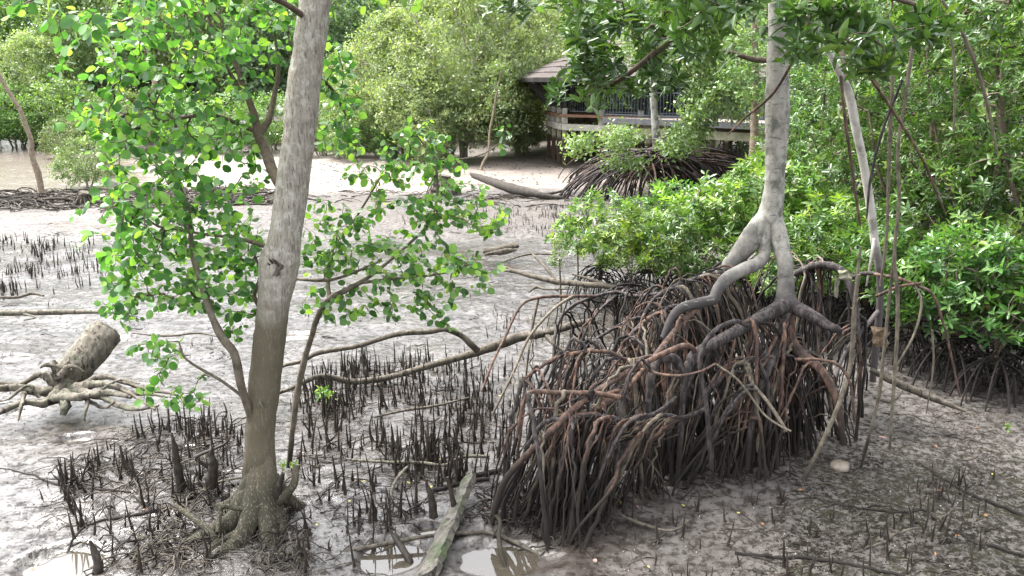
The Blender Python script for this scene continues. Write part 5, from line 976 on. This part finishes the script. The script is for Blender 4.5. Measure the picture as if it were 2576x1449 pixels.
for lst, lab in (([(1850, 1398, 0, 9), (1950, 1408, 0, 11), (2060, 1420, 0, 13), (2160, 1436, 0, 12), (2280, 1462, 0, 10)], 'longest half-buried root along the bottom edge at right'), ([(2060, 1268, 0, 6), (2150, 1285, 0, 8), (2240, 1300, 0, 9), (2330, 1300, 0, 8), (2385, 1345, 0, 7)], 'half-buried root winding right of the lone breathing roots'),
                 ([(2310, 1180, 0, 6), (2360, 1210, 0, 9), (2440, 1250, 0, 12), (2530, 1290, 0, 12), (2620, 1330, 0, 10)], 'dark root running diagonally to the right edge'), ([(2150, 1400, 0, 6), (2230, 1370, 0, 8), (2340, 1330, 0, 6), (2400, 1290, 0, 4)], 'pale thin root sloping up right on the mud'), ([(2400, 1340, 0, 6), (2460, 1380, 0, 9), (2540, 1400, 0, 11), (2620, 1420, 0, 9)], 'curved root near the lower right corner'),
                 ([(1150, 1210, 0, 14), (1200, 1205, 0, 15), (1260, 1195, 0, 14), (1310, 1190, 0, 12)], 'short thick root joining the dome of prop roots at its left'), ([(1090, 1245, 0, 12), (1160, 1225, 0, 12), (1230, 1215, 0, 11)], 'short dark root beside the plank top'), ([(0, 1185, 0, 3), (90, 1210, 0, 5), (180, 1240, 0, 7), (330, 1250, 0, 6)], 'thin dark root reaching left over the bright wet mud'), ([(150, 1400, 0, 4), (230, 1330, 0, 7), (330, 1310, 0, 9), (440, 1290, 0, 10)], 'dark root sweeping towards the bottom left puddle')):
    P = cr([list(G(a, b)) + [pxr(d, depth(b))] for a, b, _, d in lst], 60); P[:, 2] = gh(P[:, 0], P[:, 1]) + .35 * P[:, 3]; P[:, 0] += .012 * vnoise(np.arange(60) * .4, 1); mb = MB(); tube(mb, P[:, :3], P[:, 3], 9, .25, 10)
    tag(mb.build('cable_root', DRIFT if 'pale' in lab else ROOT_D, None, loc=P[0, :3]), lab, 'root')

# ------------------------------------------------------------------ fallen leaves and small things
LY = plain_mat('yellow_leaf', (.22, .20, .04), (.36, .32, .08), 30, .5); LO = plain_mat('orange_leaf', (.17, .06, .02), (.28, .12, .045), 30, .5); LP = plain_mat('pink_brown_leaf', (.13, .07, .055), (.22, .14, .12), 30, .5)
NM = {0: ('yellow', LY), 1: ('orange brown', LO), 2: ('dull pink', LP)}
for px, py, c, s, where in [(1258, 1310, 0, .06, 'beside the plank top'), (1212, 1292, 2, .07, 'on the dark roots beside the plank'), (880, 1272, 0, .04, 'in front of the trunk side roots'), (1030, 1225, 0, .05, 'on bright mud left of the plank'), (1150, 1265, 0, .05, 'pinned on the dark root knob'), (908, 1228, 0, .06, 'right of the leaning trunk base'), (1115, 1170, 0, .05, 'at the end of the mossy stick'), (1080, 1240, 0, .04, 'on the mud above the root knob'),
                            (1560, 1275, 0, .06, 'caught before the dome of roots'), (1628, 1432, 0, .055, 'at the bottom edge right of the puddle'), (1715, 1280, 0, .05, 'in front of the right dome roots'), (2110, 1100, 2, .0, ''), (2230, 1120, 2, .11, 'near the foot of the long hanging root'), (2355, 1140, 1, .08, 'on dark algae right of the long root'), (2460, 1088, 1, .07, 'on dark algae at the right'), (2352, 1250, 1, .07, 'on the mud right of the oval debris'),
                            (2010, 1255, 1, .05, 'in front of the dome right foot'), (1858, 1298, 0, .04, 'between stubby breathing roots'), (1985, 1345, 2, .0, ''), (2400, 1360, 1, .06, 'behind the lower right spikes'), (2350, 1415, 1, .06, 'near the bottom edge at right'), (2580, 1395, 2, .05, 'at the right edge'), (2480, 1315, 1, .04, 'between the right diagonal roots'), (1920, 1325, 1, .04, 'right of the double spike'), (2500, 1200, 0, .04, 'at the far right on algae'),
                            (1040, 885, 1, .06, 'on bright mud above the forked branch'), (1310, 1120, 1, .05, 'left of the dome on shiny mud'), (1600, 1290, 2, .06, 'half under the front roots'), (90, 1425, 1, .06, 'left of the bottom left puddle'), (360, 1300, 1, .06, 'in the twigs left of the trunk'), (218, 1060, 1, .03, 'above the small round puddle'), (450, 1240, 0, .03, 'among the left breathing roots'), (1255, 1000, 0, .04, 'between thin arching roots'), (800, 1330, 0, .04, 'at the foot of the near spikes'), (1500, 1425, 2, .05, 'in the mud before the front roots')]:
    if not s: continue
    mb = MB(); p = G(px, py, .02); a = rng.uniform(0, 6.283); leaves(mb, ELL if s > .05 else ROUND, [p], [[math.cos(a), math.sin(a), rng.uniform(-.05, .3)]], [[rng.normal(0, .25), -.35, 1]], s * .75, np.array([.5]))
    tag(mb.build('fallen_leaf', NM[c][1], None, loc=p), NM[c][0] + ' fallen leaf ' + where, 'leaf', 'fallen leaves on the mud')
far_thin([(372, 350, 31, 8), (378, 300, 31, 10), (372, 240, 31, 15), (390, 215, 31, 13), (376, 160, 31, 11), (366, 110, 31, 9), (370, 60, 31, 7), (380, 0, 31, 5)], 'dead pale whitish stem seen through the round leaves at left', None)
mb = MB(); p = G(2110, 1192, .02); th = np.linspace(0, 2 * np.pi, 22, endpoint=False); rows = []
for k, (q, z) in enumerate([(1.0, -.02), (1.02, .004), (.9, .02), (.55, .032), (.15, .036)]):
    rr = q * (1 + .09 * vnoise(2 * np.cos(th) + 5, 2 * np.sin(th), k * .3)); rows.append(np.stack([p[0] + .088 * rr * np.cos(th), p[1] + .10 * rr * np.sin(th) + .012 * np.cos(th), p[2] - .015 + z + .004 * vnoise(th * 3, k)], 1))
v = np.concatenate(rows); f = [[k * 22 + i, k * 22 + (i + 1) % 22, (k + 1) * 22 + (i + 1) % 22, (k + 1) * 22 + i] for k in range(4) for i in range(22)]; mb.add(v, f); mb.add(v[-22:], np.arange(22))
tag(mb.build('debris', plain_mat('pale_debris', (.11, .09, .07), (.21, .175, .145), 40, .3), None, loc=p), 'pale pinkish oval disc of debris on the mud right of the prop roots', 'debris')
def scrap(px, py, Y, w_, h_, lab, mat, cat):
    mb = MB(); n = 9; c = at(px, py, Y); W, H = w_ * Y / F, h_ * Y / F; g = np.linspace(-.5, .5, n); X, Z = np.meshgrid(g, g)
    y = .25 * W * vnoise(X * 4 + 3, Z * 4, 7); e = 1 + .35 * vnoise(X * 5, Z * 5 + 2, 1)
    v = np.stack([c[0] + X * W * e, c[1] + y, c[2] + Z * H * e - .3 * W * np.abs(X)], -1).reshape(-1, 3)
    f = np.array([[i * n + j, i * n + j + 1, (i + 1) * n + j + 1, (i + 1) * n + j] for i in range(n - 1) for j in range(n - 1)]); mb.add(v, f); mb.add(v + [0, .006, 0], f[:, ::-1])
    tag(mb.build('scrap', mat, None, loc=c), lab, cat)
scrap(2128, 690, 7.9, 34, 24, 'pale torn scrap caught on a prop root left of the bent sapling', plain_mat('dirty_cloth', (.22, .21, .15), (.36, .34, .25), 12, .9), 'cloth scrap')
scrap(2105, 720, 7.95, 12, 50, 'narrow pale strip hanging below the torn scrap', plain_mat('dirty_strip', (.16, .15, .11), (.28, .26, .19), 12, .9), 'cloth strip')
scrap(2216, 845, 7.1, 44, 52, 'brown fibrous bark scrap hung on thin roots right of the dome', plain_mat('fibre_scrap', (.12, .08, .045), (.24, .18, .12), 40, .95, bstr=.8, bdist=.02), 'bark scrap')
def seedling(px, py, top, lean, blobs, lab, size=.05, cat='seedling', tpl=OVAL, mat=L_PALE, w_=6):
    Y = depth(py); loc = G(px, py); root = empty('mangrove_seedling', loc); mb = MB(); A = wood(mb, [(px, py + 4, Y, w_), (px + lean * .3, py * .6 + top * .4, Y, w_ * .9), (px + lean, top, Y, w_ * .6)], 16, 6, .12, 8)
    SK = [(A[6:, :3], A[6:, 3])]; T = blob_targets([(a, b, c, d, Y - .2, Y + .2, n) for a, b, c, d, n in blobs]); ch, rad = grow(SK, T, .08, .1, 0, tip=.0015); twigs(mb, ch, rad, .001)
    o = mb.build('stem', TWIG, root, loc=loc); o.location = (0, 0, 0); mb = MB(); whorls(mb, tpl, [c[-1] for c in ch], [norm(c[-1] - c[-2]) for c in ch], size, 4, 7); o = mb.build('leaf_tuft', mat, root, loc=loc); o.location = (0, 0, 0); tag(root, lab, cat)
seedling(1412, 790, 640, -5, [(1400, 640, 24, 34, 34), (1412, 600, 18, 14, 8)], 'small leafy sapling standing on the bright mud, left one of two', .07)
seedling(1455, 760, 620, -2, [(1456, 620, 24, 16, 14), (1460, 590, 14, 10, 5)], 'thin small sapling next to the fresh green bush, right one of two', .06)
seedling(815, 1040, 1000, 0, [(805, 985, 34, 14, 14)], 'low tuft of green leaves among breathing roots right of the leaning trunk', .07, tpl=ELL, mat=L_SHRUB)
seedling(738, 1200, 1170, -8, [(715, 1155, 12, 10, 3), (742, 1165, 10, 6, 2)], 'tiny leaf sprout at the foot of the leaning trunk', .05, mat=L_SHRUB)
seedling(2460, 850, 740, 4, [(2455, 735, 34, 12, 10)], 'dark-leaved seedling on two thin stems at the right', .12, tpl=ELL, mat=L_NEAR)
seedling(2532, 1085, 1060, 0, [(2530, 1070, 10, 8, 3)], 'tiny bright seedling on the algae at the right', .05, mat=L_SHRUB)
